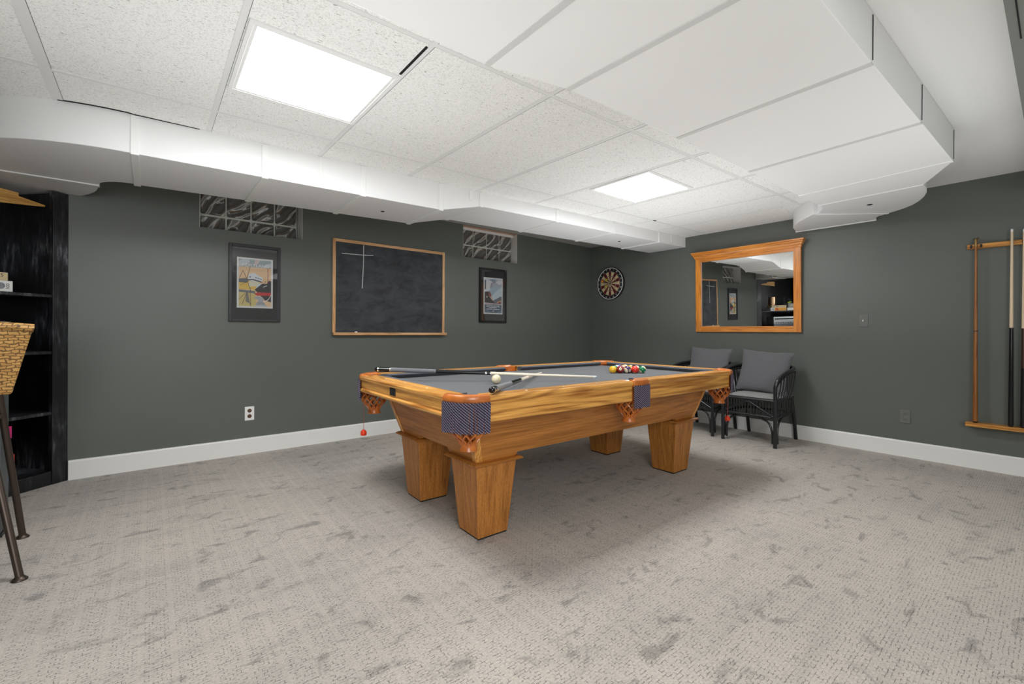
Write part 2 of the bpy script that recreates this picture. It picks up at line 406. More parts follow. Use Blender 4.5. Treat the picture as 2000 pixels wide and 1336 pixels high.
for p, q in zip(gp, gp[1:]): b.extr([(p[0], p[1], ZC - .002), (q[0], q[1], ZC - .002), (q[0], q[1] + .012, ZC - .002), (p[0], p[1] + .012, ZC - .002)], (0, 0, .004))
b.build('open_tile_gap', M_HOLE, ce)
# bulkhead above the camera's right
b = MB(); b.box(-3.9, 0, -4.75, -4.235, 2.10, ZD)
b.m = 1; b.box(-3.9, -2.62, -4.2625, -4.2585, 2.098, 2.101)
tag(b.build('trim_1', [mat('olive_bulkhead_paint', (.16, .17, .15), .6), M_HOLE]), 'dark painted bulkhead', kind=S)

# ------------------------------------------------------------------ windows
M_WELL = bpy.data.materials.new('window_well'); N, L = nodes(M_WELL)
L.new(ramp(N, L, noise(N, L, objco(N), 7, 4, .6), [(.3, (.04, .035, .03)), (.55, (.22, .14, .09)), (.75, (.45, .40, .33))]), N['Principled BSDF'].inputs['Base Color'])
def window(name, w, gy, frame_top, zm):
    x0, x1, z0, z1 = w
    t = thing(name, 'glass block window', None, ((x0 + x1) / 2, 0, z0), kind=S); hw = (x1 - x0) / 2; h = z1 - z0
    b = MB(); b.box(-hw, -hw + .002, .001, .26, 0, h); b.box(hw - .002, hw, .001, .26, 0, h); b.m = 2; b.box(-hw + .002, hw - .002, .001, .26, 0, .002)
    b.m = 1; b.box(-hw + .002, hw - .002, .001, .26, h - .002, h)
    if frame_top: b.m = 0; b.box(-hw + .002, hw - .002, gy - .02, gy + .02, h - .030, h - .002)
    b.build('reveal', [M_WHITE, wood('raw_header', (.5, .25, .12), (.35, .15, .07), 0) if frame_top else M_WHITE, M_WALL], t)
    bw = (hw * 2 - .024) / 4
    b = MB()
    b.m = 0; b.box(-hw + .012, hw - .012, gy + .01, gy + .07, 0.012, h - .012); b.build('mortar', mat('pale_mortar', (.55, .57, .50), .8), t)
    zrow = [(zm - z0 - .19, zm - z0 - .008), (zm - z0 + .008, h - .004 if not frame_top else h - .026)]
    for i in range(4):
        for za, zb in zrow:
            b = MB(); xa = -hw + .012 + bw * i + .006; xb = xa + bw - .012
            b.box(xa, xb, gy - .004, gy + .018, max(za, .004), zb); b.build('glass_block', M_GBD, t, bevel=.012, smooth=True)
    b = MB(); b.box(-hw + .003, hw - .003, .25, .26, 0.003, h - .003); b.build('window_well', M_WELL, t)
def gbd():
    m = bpy.data.materials.new('wavy_block_painted_glints'); N, L = nodes(m); b = N['Principled BSDF']; co = objco(N)
    wv = N.new('ShaderNodeTexWave'); wv.inputs['Scale'].default_value = 3.2; wv.inputs['Distortion'].default_value = 5.5; wv.inputs['Detail'].default_value = 1.; wv.inputs['Detail Scale'].default_value = 1.4
    L.new(mapping(N, L, co, (1, 1, 1), (0, -.75, 0)), wv.inputs['Vector']); n = math_(N, L, 'ADD', math_(N, L, 'MULTIPLY', wv.outputs['Fac'], .55), math_(N, L, 'MULTIPLY', noise(N, L, co, 9, 1), .45))
    L.new(ramp(N, L, n, [(.25, (.16, .155, .145)), (.45, (.11, .10, .09)), (.60, (.22, .17, .125)), (.68, (.16, .155, .14)), (.735, (.75, .75, .71)), (.80, (.30, .29, .27))]), b.inputs['Base Color'])  # pale streaks paint the wavy reflections into the glass colour
    b.inputs['Roughness'].default_value = .08; b.inputs['Specular IOR Level'].default_value = .8; b.inputs['Transmission Weight'].default_value = .25
    setbump(N, L, n, .8, .03)
    return m
M_GBD = gbd()
window('window_1', W1, .155, False, 2.013); window('window_2', W2, .10, True, 2.075)

# ------------------------------------------------------------------ ducts
def cleat(b, p, q, z0, z1, wd=.018, t=.007, front=True):
    """raised band along the bottom seam p->q (plan points), turned up the faces at both ends"""
    p, q = Vector((*p, 0)), Vector((*q, 0)); d = (q - p).normalized(); n = Vector((d.y, -d.x, 0)) * wd
    b.extr([p - n + Vector((0, 0, z0 - t)), p + n + Vector((0, 0, z0 - t)), q + n + Vector((0, 0, z0 - t)), q - n + Vector((0, 0, z0 - t))], (0, 0, t + .003))
    if front:
        for e, sg in ((p, -1), (q, 1)):
            o = d * sg * t
            b.extr([e - n + o + Vector((0, 0, z0 - t)), e + n + o + Vector((0, 0, z0 - t)), e + n - o * .5 + Vector((0, 0, z0 - t)), e - n - o * .5 + Vector((0, 0, z0 - t))], (0, 0, z1 - z0 + t))
M_CLEAT = mat('duct_seam_white', (.82, .82, .81), .38)
dA = thing('air_duct', 'long white rectangular air duct hung along the chalkboard wall', 'duct', (-2.6, -1.1, 2.2))
off = Vector((2.6, 1.1, 0))
def dpt(pts): return [(x + 2.6, y + 1.1) for x, y in pts]
zA0, zA1, zt = 1.99 - 2.2, 2.079 - 2.2, ZP - .003 - 2.2
fr = lambda x: -1.489 - .0505 * x if x < -3.2 else -1.496 - .0455 * x
fr = lambda x: -1.4915 - .0508 * x
bk = lambda x: -1.095 - .1035 * x if x < -3.2 else -.985 - .0665 * x
M2 = lambda *a: a
def seg(x0, x1, z0a, z0b, name='duct_section'):
    b = MB(); f0, f1, k0, k1 = fr(x0), fr(x1), bk(x0 if x0 < -3 else x0), bk(x1 if x1 > -3 else x1)
    b.loft([[(x0 + 2.6, f0 + 1.1, z0a), (x0 + 2.6, k0 + 1.1, z0a), (x0 + 2.6, k0 + 1.1, zt), (x0 + 2.6, f0 + 1.1, zt)],
            [(x1 + 2.6, f1 + 1.1, z0b), (x1 + 2.6, k1 + 1.1, z0b), (x1 + 2.6, k1 + 1.1, zt), (x1 + 2.6, f1 + 1.1, zt)]])
    b.build(name, M_DUCT, dA, bevel=.003)
deep = [-5.083, -4.47, -3.87, -3.27]; shal = [-2.905, -2.07, -1.283, -.514, 0]
for x0, x1 in zip(deep, deep[1:]): seg(x0, x1, zA0, zA0)
seg(-3.27, -2.905, zA0, zA1, 'duct_reducer')
for x0, x1 in zip(shal, shal[1:]): seg(x0, x1, zA1, zA1)
for x in deep + shal[:-1]:
    b = MB(); cleat(b, (x + 2.6, fr(x) + 1.1), (x + 2.6 - .0, bk(x) + 1.1), zA0 if x < -3 else zA1, zt - .09); b.build('seam_cleat', M_CLEAT, dA, bevel=.002)
# S-shaped jog at the left end
out1 = arc(-5.083, -.384, .852, 270, 180, 20); inn1 = arc(-5.083, -.384, .2, 180, 270, 12)
b = MB(); b.prism(dpt(out1 + inn1), zA0, zt); b.build('duct_elbow', M_DUCT, dA, bevel=.003, smooth=True)
out2 = arc(-5.99, -.384, .705, 0, 90, 20); inn2 = arc(-5.99, -.384, .06, 90, 0, 8)
b = MB(); b.prism(dpt(out2 + inn2), zA0, zt); b.build('duct_elbow', M_DUCT, dA, bevel=.003, smooth=True)
b = MB(); cleat(b, *dpt([(-5.283, -.384), (-5.935, -.384)]), zA0, zA0 + .06, .022); b.build('seam_cleat', M_CLEAT, dA, bevel=.002)
for x, y, z in ((-3.6, -.99, zA0), (-.9, -1.2, zA1)):
    b = MB(); b.lathe([(.0, -.003), (.014, -.003), (.016, .002)], (x + 2.6, y + 1.1, z), 16); b.build('test_plug', M_HOLE, dA)
b = MB(); b.box(-4.16 + 2.6, -4.135 + 2.6, fr(-4.15) + 1.1 - .006, fr(-4.15) + 1.1, zA0 + .06, zt - .09); b.build('hanger_strap', M_CLEAT, dA, bevel=.003)
b = MB(); b.box(-.3 + 2.6, -.27 + 2.6, fr(-.28) + 1.1 - .005, fr(-.28) + 1.1, zA1 + .03, zt - .09); b.build('hanger_strap', M_CLEAT, dA, bevel=.002)
b = MB(); b.box(-3.02 + 2.6, -2.99 + 2.6, fr(-3.0) + 1.1 - .005, fr(-3.0) + 1.1, zA1 + .03, zt - .09); b.build('hanger_strap', M_CLEAT, dA, bevel=.002)

dB = thing('air_duct', 'wide white trunk duct with an S bend meeting the mirror wall', 'duct', (-2.6, -3.5, 2.066))
def bpt(pts): return [(x + 2.6, y + 3.5) for x, y in pts]
zB = ZD - .002 - 2.066
secs = [((-6.33, -2.955), (-6.33, -3.80)), ((-4.023, -2.968), (-4.023, -3.872)), ((-3.66, -3.047), (-3.63, -3.885)), ((-2.88, -3.087), (-2.91, -3.903)), ((-2.09, -3.112), (-2.137, -3.927)), ((-1.285, -3.126), (-1.355, -3.951)), ((-.885, -3.142), (-.925, -3.759))]
for i, ((l0, r0), (l1, r1)) in enumerate(zip(secs, secs[1:])):
    b = MB(); b.prism(bpt([l0, r0, r1, l1]), 0, zB); b.build('duct_reducer' if i in (1, 5) else 'duct_section', mat('white_trunk_paint', (.82, .82, .81), .5), dB, bevel=.003)
M_SEAM = mat('shaded_seam_white', (.60, .60, .59), .45)  # white seam bands greyed; their weaker light is painted into the colour
for k, (l, r_) in enumerate(secs[1:]):
    b = MB(); cleat(b, *bpt([l, r_]), 0, zB - .01, .013, .004, False); b.build('seam_cleat', M_SEAM if k < 4 else M_CLEAT, dB, bevel=.0015)
    if k in (2, 3, 4):
        b = MB(); q = bpt([r_])[0]; b.box(q[0] - .003, q[0] + .002, q[1] - .0025, q[1] + .002, .012, zB - .012); b.build('side_gap', M_HOLE, dB)
rarc = [(-.925, -3.759), (-.80, -3.757), (-.68, -3.74), (-.56, -3.708), (-.45, -3.665), (-.35, -3.612), (-.27, -3.545), (-.20, -3.46), (-.175, -3.415)]
larc = [(-.885, -3.142), (-.80, -3.135), (-.72, -3.105), (-.65, -3.065), (-.59, -3.02)]
b = MB(); b.prism(bpt(rarc + larc[::-1]), 0, zB); b.build('duct_elbow', M_DUCT, dB, bevel=.003, smooth=True)
l2 = [(-.65, -3.02), (-.565, -2.945), (-.477, -2.868), (-.36, -2.785), (-.21, -2.722), (-.10, -2.70), (-.003, -2.69)]
r2_ = [(-.18, -3.405), (-.15, -3.36), (-.09, -3.325), (-.04, -3.308), (-.003, -3.305)]
b = MB(); b.prism(bpt(l2 + r2_[::-1]), -.006, ZC - 2.066); b.build('duct_elbow', M_DUCT, dB, bevel=.003, smooth=True)
b = MB(); cleat(b, *bpt([(-.60, -3.03), (-.195, -3.43)]), -.004, .06, .014, .005, False); b.build('seam_cleat', M_CLEAT, dB, bevel=.0015)
b = MB(); b.box(-.024 + 2.6, -.004 + 2.6, -3.315 + 3.5, -2.68 + 3.5, -.012, .05); b.build('wall_flange', M_CLEAT, dB, bevel=.002)
b = MB(); b.lathe([(.0, -.003), (.017, -.003), (.019, .002)], (-.62 + 2.6, -3.4 + 3.5, 0), 16); b.build('test_plug', M_HOLE, dB)

# ------------------------------------------------------------------ ceiling lights
def clight(x0, x1, y0, y1, label):
    cx, cy = (x0 + x1) / 2, (y0 + y1) / 2; hx, hy = (x1 - x0) / 2, (y1 - y0) / 2
    t = thing('ceiling_light', label, 'ceiling light', (cx, cy, ZC), group='square ceiling lights')
    b = MB()
    for k, (o, z0, z1) in enumerate(((0., -.008, .003), (.014, -.006, .003))):
        e = .016
        b.box(-hx + o, hx - o, -hy + o, -hy + o + e, z0, z1); b.box(-hx + o, hx - o, hy - o - e, hy - o, z0, z1)
        b.box(-hx + o, -hx + o + e, -hy + o + e, hy - o - e, z0, z1); b.box(hx - o - e, hx - o, -hy + o + e, hy - o - e, z0, z1)
    b.build('frame', M_CLEAT, t, bevel=.001)
    b = MB(); o = .028; b.box(-hx + o, hx - o, -hy + o, hy - o, -.004, .002); b.build('diffuser', M_EMIT, t)
    return t
clight(-4.735, -4.143, -2.478, -1.872, 'bright square ceiling light nearest the camera')
clight(-2.285, -1.690, -2.520, -1.965, 'bright square ceiling light farther back near the mirror wall')

# ------------------------------------------------------------------ pool table
TH = math.radians(-1.0)
TC = Vector((-2.769, -2.129, 0))
PT = thing('pool_table', 'oak pool table with grey cloth, leather pockets and purple fringe', 'pool table', TC, TH)
def TW(u_, v_, z): return Matrix.Rotation(TH, 4, 'Z') @ Vector((u_, v_, z)) + TC
LX, LY, BH, TP, ZL, CK, ZCAP = .869, .316, .092, .124, .384, .151, .4035
HL, HW, AC, ZTOP, ZR, BED = 1.222, .666, .144, .768, .650, .735
for sx in (-1, 1):
    for sy in (-1, 1):
        b = MB(); q = lambda h, z: [(-h, -h, z), (h, -h, z), (h, h, z), (-h, h, z)]
        b.loft([q(BH, .008), q(TP, ZL)]); b.m = 1; b.loft([q(BH - .003, 0), q(BH - .002, .008)])
        lg = b.build('leg', [leg_wood(2), M_BLK], PT, bevel=.003, loc=(sx * LX, sy * LY, 0))
        b = MB(); b.loft([q(CK - .012, ZL), q(CK, ZL + .006), q(CK, ZL + .012), q(CK - .012, ZCAP)]); b.build('leg_cap', leg_wood(0), lg, bevel=.002)
# cabinet (apron) panels
FL, FW, FZ, FS = .990, .437, .668, .30
def apron(horizontal, sgn):
    half, w, ll = (FL, FW, LX) if horizontal else (FW, FL, LY)
    e = (FZ - ZCAP) * FS
    inner = ll - CK + .02
    bot = [(-half, ZCAP), (-inner - .02, ZCAP), (-inner - .006, ZCAP + .004), (-inner, ZCAP + .018), (inner, ZCAP + .018), (inner + .006, ZCAP + .004), (inner + .02, ZCAP), (half, ZCAP)]
    if not horizontal: bot = [(-half, ZCAP), (-inner, ZCAP), (-inner + .016, ZCAP + .006), (-inner + .022, ZCAP + .022), (inner - .022, ZCAP + .022), (inner - .016, ZCAP + .006), (inner, ZCAP), (half, ZCAP)]
    pts = bot + [(half + e, FZ), (-half - e, FZ)]
    P = []
    for a, z in pts:
        o = sgn * (w + (z - ZCAP) * FS)
        P.append((a, o, z) if horizontal else (o, a, z))
    b = MB(); b.extr(P, (0, -sgn * .02, 0) if horizontal else (-sgn * .02, 0, 0))
    return b.build('side_panel' if horizontal else 'end_panel', leg_wood(0 if horizontal else 1), PT)
for sg in (-1, 1): apron(True, sg); apron(False, sg)
b0 = None
for sx in (-1, 1):
    for sy in (-1, 1):
        b = MB(); e = (FZ - ZCAP) * FS
        for k, (du, dv, th) in enumerate(((.0, -.034, .006), (-.03, .0, .004))):
            lo, hi = Vector((sx * FL, sy * FW, ZCAP)), Vector((sx * (FL + e), sy * (FW + e), FZ))
            d = Vector((sx * du, sy * dv, 0)); o = Vector((sx * th, 0, 0)) if k == 0 else Vector((0, sy * th, 0))
            b.extr([lo + o * 0, lo + d, hi + d, hi], o)
        b.build('corner_trim', wood('oak_trim', OAK_L, LEG_L, 2), PT, bevel=.002)
b = MB(); b.box(-1.05, 1.05, -.5, .5, .655, BED - .03); b.build('slate_frame', leg_wood(0), PT)
# bed with pocket cut-outs
IU, IV = HL - .098, HW - .098
pts = []
for sx, sy in ((-1, -1), (1, -1), (1, 1), (-1, 1)):
    cx_, cy_ = sx * (IU + .012), sy * (IV + .012)
    a = {(-1, -1): (90, 0), (1, -1): (180, 90), (1, 1): (270, 180), (-1, 1): (0, -90)}[(sx, sy)]
    pts += arc(cx_, cy_, .085, *a, 8)
    if (sx, sy) == (1, 1): pts += arc(0, IV + .018, .062, 0 - 10, -170, 8)
    if (sx, sy) == (-1, -1): pts += arc(0, -IV - .018, .062, 170, 10, 8)
b = MB(); b.prism(pts, BED - .028, BED); b.build('playing_bed', M_CLOTH, PT)
# rails: profile is (outward offset, z)
long_prof = [(-.03, ZR), (-.003, ZR), (0, ZR + .004), (0, ZTOP - .030), (.007, ZTOP - .022), (.008, ZTOP - .010), (.003, ZTOP), (-.094, ZTOP), (-.096, ZTOP - .05), (-.03, ZTOP - .06)]
end_prof = [(-.03, ZR + .018), (.004, ZR + .018), (.009, ZR + .024), (.009, ZR + .034), (.001, ZR + .039), (-.001, ZR + .042), (-.001, ZR + .046), (.001, ZR + .048), (.001, ZTOP - .030), (.010, ZTOP - .022), (.011, ZTOP - .009), (.003, ZTOP), (-.094, ZTOP), (-.096, ZTOP - .05), (-.03, ZTOP - .06)]
GAP = .070
def rail(axis, sg, a0, a1, prof):
    b = MB()
    if axis == 0: b.loft([[(a, sg * (HW + o), z) for o, z in prof] for a in (a0, a1)])
    else: b.loft([[(sg * (HL + o), a, z) for o, z in prof] for a in (a0, a1)])
    ra = b.build('rail', rail_wood(axis), PT, bevel=.0015)
    for k in (1, 2, 3):
        a = a0 + (a1 - a0) * k / 4; c = (a, sg * (HW - .05), ZTOP) if axis == 0 else (sg * (HL - .05), a, ZTOP)
        q = MB(); q.lathe([(0.0001, .0006), (.0055, .0006), (.006, 0)], c, 12); q.build('sight', M_WPL, ra)
    # cushion along the inside
    b = MB(); cp = [(-.094, ZTOP - .001), (-.120, ZTOP - .001), (-.143, ZTOP - .004), (-.146, ZTOP - .009), (-.143, ZTOP - .014), (-.118, BED + .001), (-.096, BED + .001)]
    sh = lambda o: max(0., (-o - .094)) * .75
    s0 = .0 if abs(a0) < .2 else 1.; s1 = .0 if abs(a1) < .2 else 1.
    def P(a, o, z): return (a, sg * (HW + o), z) if axis == 0 else (sg * (HL + o), a, z)
    b.loft([[P(a0 + sh(o) * (1. if s0 else .35), o, z) for o, z in cp], [P(a1 - sh(o) * (1. if s1 else .35), o, z) for o, z in cp]])
    b.build('cushion', M_CUSH, PT, bevel=.002)
for sg in (-1, 1):
    rail(0, sg, -HL + AC, -GAP, long_prof); rail(0, sg, GAP, HL - AC, long_prof); rail(1, sg, -HW + AC, HW - AC, end_prof)
# nameplate
b = MB(); b.box(-HL - .006, -HL + .0, .003, .071, ZR + .052, ZR + .100); b.m = 1; b.box(-HL - .0045, -HL, .000, .074, ZR + .049, ZR + .103)
tag(b.build('nameplate', [M_BLK, M_LEG], PT, bevel=.002), 'small black rectangular plate')
# pockets
def fringe_mesh(path, z0, z1, rr, out):
    b = MB(); uvl = b.b.loops.layers.uv.new('UVMap'); n = len(path); seg = 6
    for i, (p, nrm) in enumerate(path):
        zl = z1 + random.uniform(-.004, .004); off_ = out + random.uniform(-.0008, .0008)
        c = Vector((p[0] + nrm[0] * off_, p[1] + nrm[1] * off_, 0)); wob = random.uniform(-.002, .002)
        R = []
        for j, z in enumerate((z0, z0 - .012, (z0 + zl) / 2, zl)):
            rj = rr * (.8 if j == 0 else 1.); R.append([b.b.verts.new(c + Vector((rj * math.cos(2 * PI * k / seg) - nrm[1] * wob * j / 3, rj * math.sin(2 * PI * k / seg) + nrm[0] * wob * j / 3, z))) for k in range(seg)])
        for (A, za), (B, zb) in zip(zip(R, (z0, z0 - .012, (z0 + zl) / 2, zl)), zip(R[1:], (z0 - .012, (z0 + zl) / 2, zl))):
            for k in range(seg):
                f_ = b.b.faces.new([A[k], A[(k + 1) % seg], B[(k + 1) % seg], B[k]])
                for lp, uv in zip(f_.loops, ((k / seg, za), ((k + 1) / seg, za), ((k + 1) / seg, zb), (k / seg, zb))): lp[uvl].uv = ((i * 2 * rr * 1.02 + rr * math.sin(2 * PI * uv[0])) / .0125, uv[1])
    return b
def basket(b, c, z0, z1):
    prof = lambda t: (.062 + .016 * math.sin(PI * min(1, t * 1.2)) - .026 * t ** 2.2)
    for k in range(11):
        for sg in (-1, 1):
            pts = []
            for i in range(13):
                t = i / 12; a = 2 * PI * k / 11 + sg * t * 1.15
                rr = prof(t); pts.append((c[0] + rr * math.cos(a), c[1] + rr * math.sin(a), z0 + (z1 - z0) * t))
            b.tube(pts, .0052, 5)
    zb = z1
    b.lathe([(.041, zb + .010), (.037, zb), (.037, zb - .012), (.043, zb - .027), (.038, zb - .027), (.031, zb - .010), (.032, zb + .008)], (c[0], c[1], 0), 20)
    b.lathe([(.060, z0 + .01), (.063, z0 + .004), (.060, z0 - .004), (.056, z0)], (c[0], c[1], 0), 24)
def pocket(kind, sx, sy):
    pk = bpy.data.objects.new('pocket', None); pk.empty_display_size = .03; COL.objects.link(pk); pk.parent = PT
    if kind == 'corner':
        A, B, K = Vector((sx * (HL - .002), sy * (HW - AC))), Vector((sx * (HL - AC), sy * (HW - .002))), Vector((sx * (HL - .012), sy * (HW - .012)))
        path = [A * (1 - t) ** 2 + K * 2 * t * (1 - t) + B * t * t for t in [i / 20 for i in range(21)]]
        ctr = (sx * (HL - .098), sy * (HW - .098)); face = math.atan2(sy, sx)
    else:
        path = [Vector((-GAP + 2 * GAP * i / 12, sy * (HW + .004 + .010 * math.sin(PI * i / 12)))) for i in range(13)]
        ctr = (0, sy * (HW - .075)); face = math.atan2(sy, 0)
    nrms = []
    for i, p in enumerate(path):
        t = (path[min(i + 1, len(path) - 1)] - path[max(i - 1, 0)]).normalized(); n = Vector((t.y, -t.x))
        if n.dot(Vector((sx, sy)) if kind == 'corner' else Vector((0, sy))) < 0: n = -n
        nrms.append(n)
    prof = [(-.036, -.030), (.004, -.034), (.011, -.024), (.012, -.008), (.006, .004), (-.008, .008), (-.030, .006), (-.038, -.004)]
    b = MB(); b.loft([[(p.x + n.x * o, p.y + n.y * o, ZTOP + z) for o, z in prof] for p, n in zip(path, nrms)])
    b.build('pocket_iron', M_LEATHER, pk, bevel=.002, smooth=True)
    b = MB()
    rr = .070 if kind == 'corner' else .058
    b.lathe([(rr, .655), (rr, ZTOP - .004), (rr + .010, ZTOP + .002), (rr + .018, ZTOP - .002), (rr + .018, .655)], (ctr[0], ctr[1], 0), 20, 'z', face - 1.75, face + 1.75)
    b.build('leather_liner', M_LEATHER, pk, smooth=True)
    # fringe: resample path densely
    dense = []; n_c = 37 if kind == 'corner' else 21
    Ls = [0]
    for p, q in zip(path, path[1:]): Ls.append(Ls[-1] + (q - p).length)
    for i in range(n_c):
        s_ = Ls[-1] * (.01 + .98 * i / (n_c - 1)); j = max(k for k in range(len(Ls)) if Ls[k] <= s_ + 1e-9); j = min(j, len(path) - 2)
        t = (s_ - Ls[j]) / (Ls[j + 1] - Ls[j]); p = path[j].lerp(path[j + 1], t); n = nrms[j].lerp(nrms[j + 1], t); dense.append(((p.x, p.y), (n.x, n.y)))
    fb = fringe_mesh(dense, ZTOP - .026, .612 if kind == 'side' else .608, .0036, .014)
    fb.build('fringe', M_FRINGE, pk, smooth=True, recalc=True, weld=False)
    b = MB(); basket(b, ctr, .652, .545); b.build('net_basket', M_LEATHER, pk, smooth=True)
for sx in (-1, 1):
    for sy in (-1, 1): pocket('corner', sx, sy)
for sy in (-1, 1): pocket('side', 0, sy)

# red ball chalk holders on cords
def chalk(label, p, zt_, zb):
    t = thing('chalk_holder', label, 'chalk holder', (p[0], p[1], zb), group='red balls on cords')
    b = MB(); b.tube([(0, 0, .022), (.001, 0, (zt_ - zb) * .5), (0, .001, zt_ - zb)], .0016, 6); b.build('cord', mat('dull_red_cord', (.42, .10, .08), .7), t, smooth=True)
    b = MB(); b.lathe([(.0001, -.017), (.017, -.017), (.0195, -.012), (.0195, 0), (.017, .010), (.010, .017), (.003, .021), (.0001, .022)], (0, 0, 0), 20); b.build('bob', M_RED, t, smooth=True)
def onplane_y(px, py, Y):
    d = f * F + r2 * (px - 1000) - u2 * (py - CY); t = (Y - CAM.y) / d.y; return CAM + d * t
def onplane_x(px, py, X):
    d = f * F + r2 * (px - 1000) - u2 * (py - CY); t = (X - CAM.x) / d.x; return CAM + d * t
cl = TW(-HL + .07, HW - .050, .5); chalk('red ball on a cord under the left corner pocket', (-3.935, -1.497), .665, .388)
cr_ = TW(HL - .06, -HW + .06, .5); chalk('red ball on a cord hanging in front of the right wicker chair', (-1.578, -2.745), .645, .395)

# ------------------------------------------------------------------ balls
RB = .0286
def stripe_or_solid(name, col, stripe, number, label, pos, rot):
    b = MB(); seg, ring = 32, 24
    b.sphere((0, 0, 0), RB, seg, ring)
    for fc in b.b.faces:
        c = fc.calc_center_median().normalized()
        if stripe and abs(c.z) > .60: fc.material_index = 1
        if c.dot(Vector((0, -1, 0))) > .915 or c.dot(Vector((0, 1, 0))) > .915: fc.material_index = 1
    b.m = 2
    if number:
        for sgn in (-1, 1):
            mt = Matrix.Translation((0, sgn * (RB + .0003), 0)) @ Matrix.Rotation(0 if sgn < 0 else PI, 4, 'Z') @ Matrix.Rotation(PI / 2, 4, 'X')
            b.text(str(number), .015, mt)
    o = b.build('billiard_ball', [mat('ball_' + name, col, .1, coat=.6), M_IVORY, M_BLK], None, smooth=True, weld=False, recalc=False)
    o.location = pos; o.rotation_euler = rot
    return tag(o, label, 'billiard ball', 'racked billiard balls')
apex = Vector((-2.262, -2.190, BED + RB)); ax = math.radians(-5.4)
def rackpos(row, k):
    d1 = Vector((math.cos(ax - PI / 6), math.sin(ax - PI / 6), 0)); d2 = Vector((math.cos(ax + PI / 6), math.sin(ax + PI / 6), 0))
    return apex + (d1 * (row - k) + d2 * k) * (2 * RB + .0004)
Y_, BL, RD, PU, OR, GR, MA, BK_ = (.86, .47, .02), (.02, .06, .35), (.70, .035, .02), (.05, .022, .10), (.85, .24, .03), (.006, .19, .075), (.26, .010, .016), (.01, .01, .01)
toc = math.atan2(CAM.y - apex.y, CAM.x - apex.x) + PI / 2     # yaw that turns the number (-Y side) to the camera
balls = [  # row, k, name, colour, stripe, number, label, rotation
 (0, 0, 'yellow', Y_, 0, 1, 'solid yellow ball at the left tip of the rack', (1.9, .3, 1.)),
 (1, 0, 'maroon', MA, 0, 7, 'solid maroon ball showing its number dot, second from the left in the front line', (-.25, .1, toc + .05)),
 (2, 0, 'purple', PU, 1, 12, 'dark purple striped ball in the middle of the front line', (.5, 1.15, toc + 1.2)),
 (3, 0, 'red', RD, 0, 3, 'solid red ball second from the right in the front line', (1.2, .2, toc)),
 (4, 0, 'green', GR, 1, 14, 'green striped ball at the right end of the front line', (.75, .35, toc + 1.4)),
 (1, 1, 'green2', GR, 0, 6, 'green ball just behind the yellow one', (1.1, .2, toc + .3)),
 (2, 1, 'maroon2', MA, 1, 15, 'maroon striped ball behind the maroon and purple ones', (.5, .5, toc + 1.3)),
 (3, 1, 'yellow2', Y_, 1, 9, 'yellow striped ball behind the purple and red ones', (.9, 1.2, toc + 1.)),
 (4, 1, 'red2', RD, 1, 11, 'red striped ball behind the red and green ones', (.7, .2, toc + 1.5)),
 (2, 2, 'blue', BL, 1, 10, 'blue striped ball at the back left of the rack', (.6, .4, toc + 1.2)),
 (3, 2, 'orange', OR, 0, 5, 'solid orange ball in the back of the rack', (1.6, .2, toc)),
 (4, 2, 'black', BK_, 0, 8, 'black ball in the back of the rack', (1.7, .2, toc)),
 (3, 3, 'blue2', BL, 0, 2, 'solid blue ball near the far corner of the rack', (1.4, .2, toc)),
 (4, 3, 'orange2', OR, 1, 13, 'orange striped ball in the last row of the rack', (.6, .9, toc)),
 (4, 4, 'purple2', PU, 0, 4, 'solid purple ball at the far corner of the rack', (1.4, .4, toc))]
for row, k, nm, c_, st, no, lab, rt in balls:
    stripe_or_solid(nm, c_, st, no, lab, rackpos(row, k), rt)
b = MB(); b.sphere((0, 0, 0), RB, 32, 20)
tag(b.build('billiard_ball', M_IVORY, None, smooth=True, loc=(-3.393, -2.208, BED + RB)), 'ivory cue ball lying alone beside the two crossed cues', 'billiard ball')

# ------------------------------------------------------------------ cues
def cue(name, label, butt, tip, rb, rt, parts, cat='pool cue', group=None):
    """parts: list of (name, t0, t1, material, extra radius); local +Z runs butt -> tip"""
    butt, tip = Vector(butt), Vector(tip); d = tip - butt; Lg = d.length
    t = thing(name, label, cat, butt, group=group or ('pool cues' if cat == 'pool cue' else None)); t.rotation_euler = d.to_track_quat('Z', 'Y').to_euler()
    for nm, t0, t1, m, ex in parts:
        b = MB(); n = 6; rad = lambda q: rb + (rt - rb) * q + ex
        prof = [(rad(t0 + (t1 - t0) * i / n), Lg * (t0 + (t1 - t0) * i / n)) for i in range(n + 1)]
        if nm == 'bumper': prof = [(rad(t1) * .55, 0), (rad(t1) * .9, Lg * t1 * .3)] + prof[-2:]
        b.lathe(prof, (0, 0, 0), 16); b.build(nm, m, t, smooth=True)
    return t
M_WRAP = fabric('grey_linen_wrap', (.16, .165, .18), 900)
M_SHAFT = mat('cream_shaft', (.83, .74, .60), .25)
M_TIP = mat('blue_chalked_tip', (.42, .50, .58), .7)
playcue = lambda m: [('bumper', 0, .012, M_GBLK, 0), ('collar', .012, .018, M_CHROME, .0004), ('butt_sleeve', .018, .065, M_GBLK, 0), ('collar', .065, .070, M_CHROME, .0004), ('wrap', .070, .27, M_WRAP, .0003), ('forearm', .27, .49, M_GBLK, 0), ('joint', .49, .497, M_CHROME, .0005), ('joint_collar', .497, .512, M_GBLK, .0002), ('ring', .512, .516, M_CHROME, .0004), ('shaft', .516, .982, M_SHAFT, 0), ('ferrule', .982, .994, M_WPL, .0002), ('tip', .994, 1., M_TIP, .0)]
cue('pool_cue', 'long black and cream cue with grey wrap lying across the far corner of the table', (-3.925, -1.655, .8105), (-2.787, -2.476, .762), .0150, .0066, playcue(0))
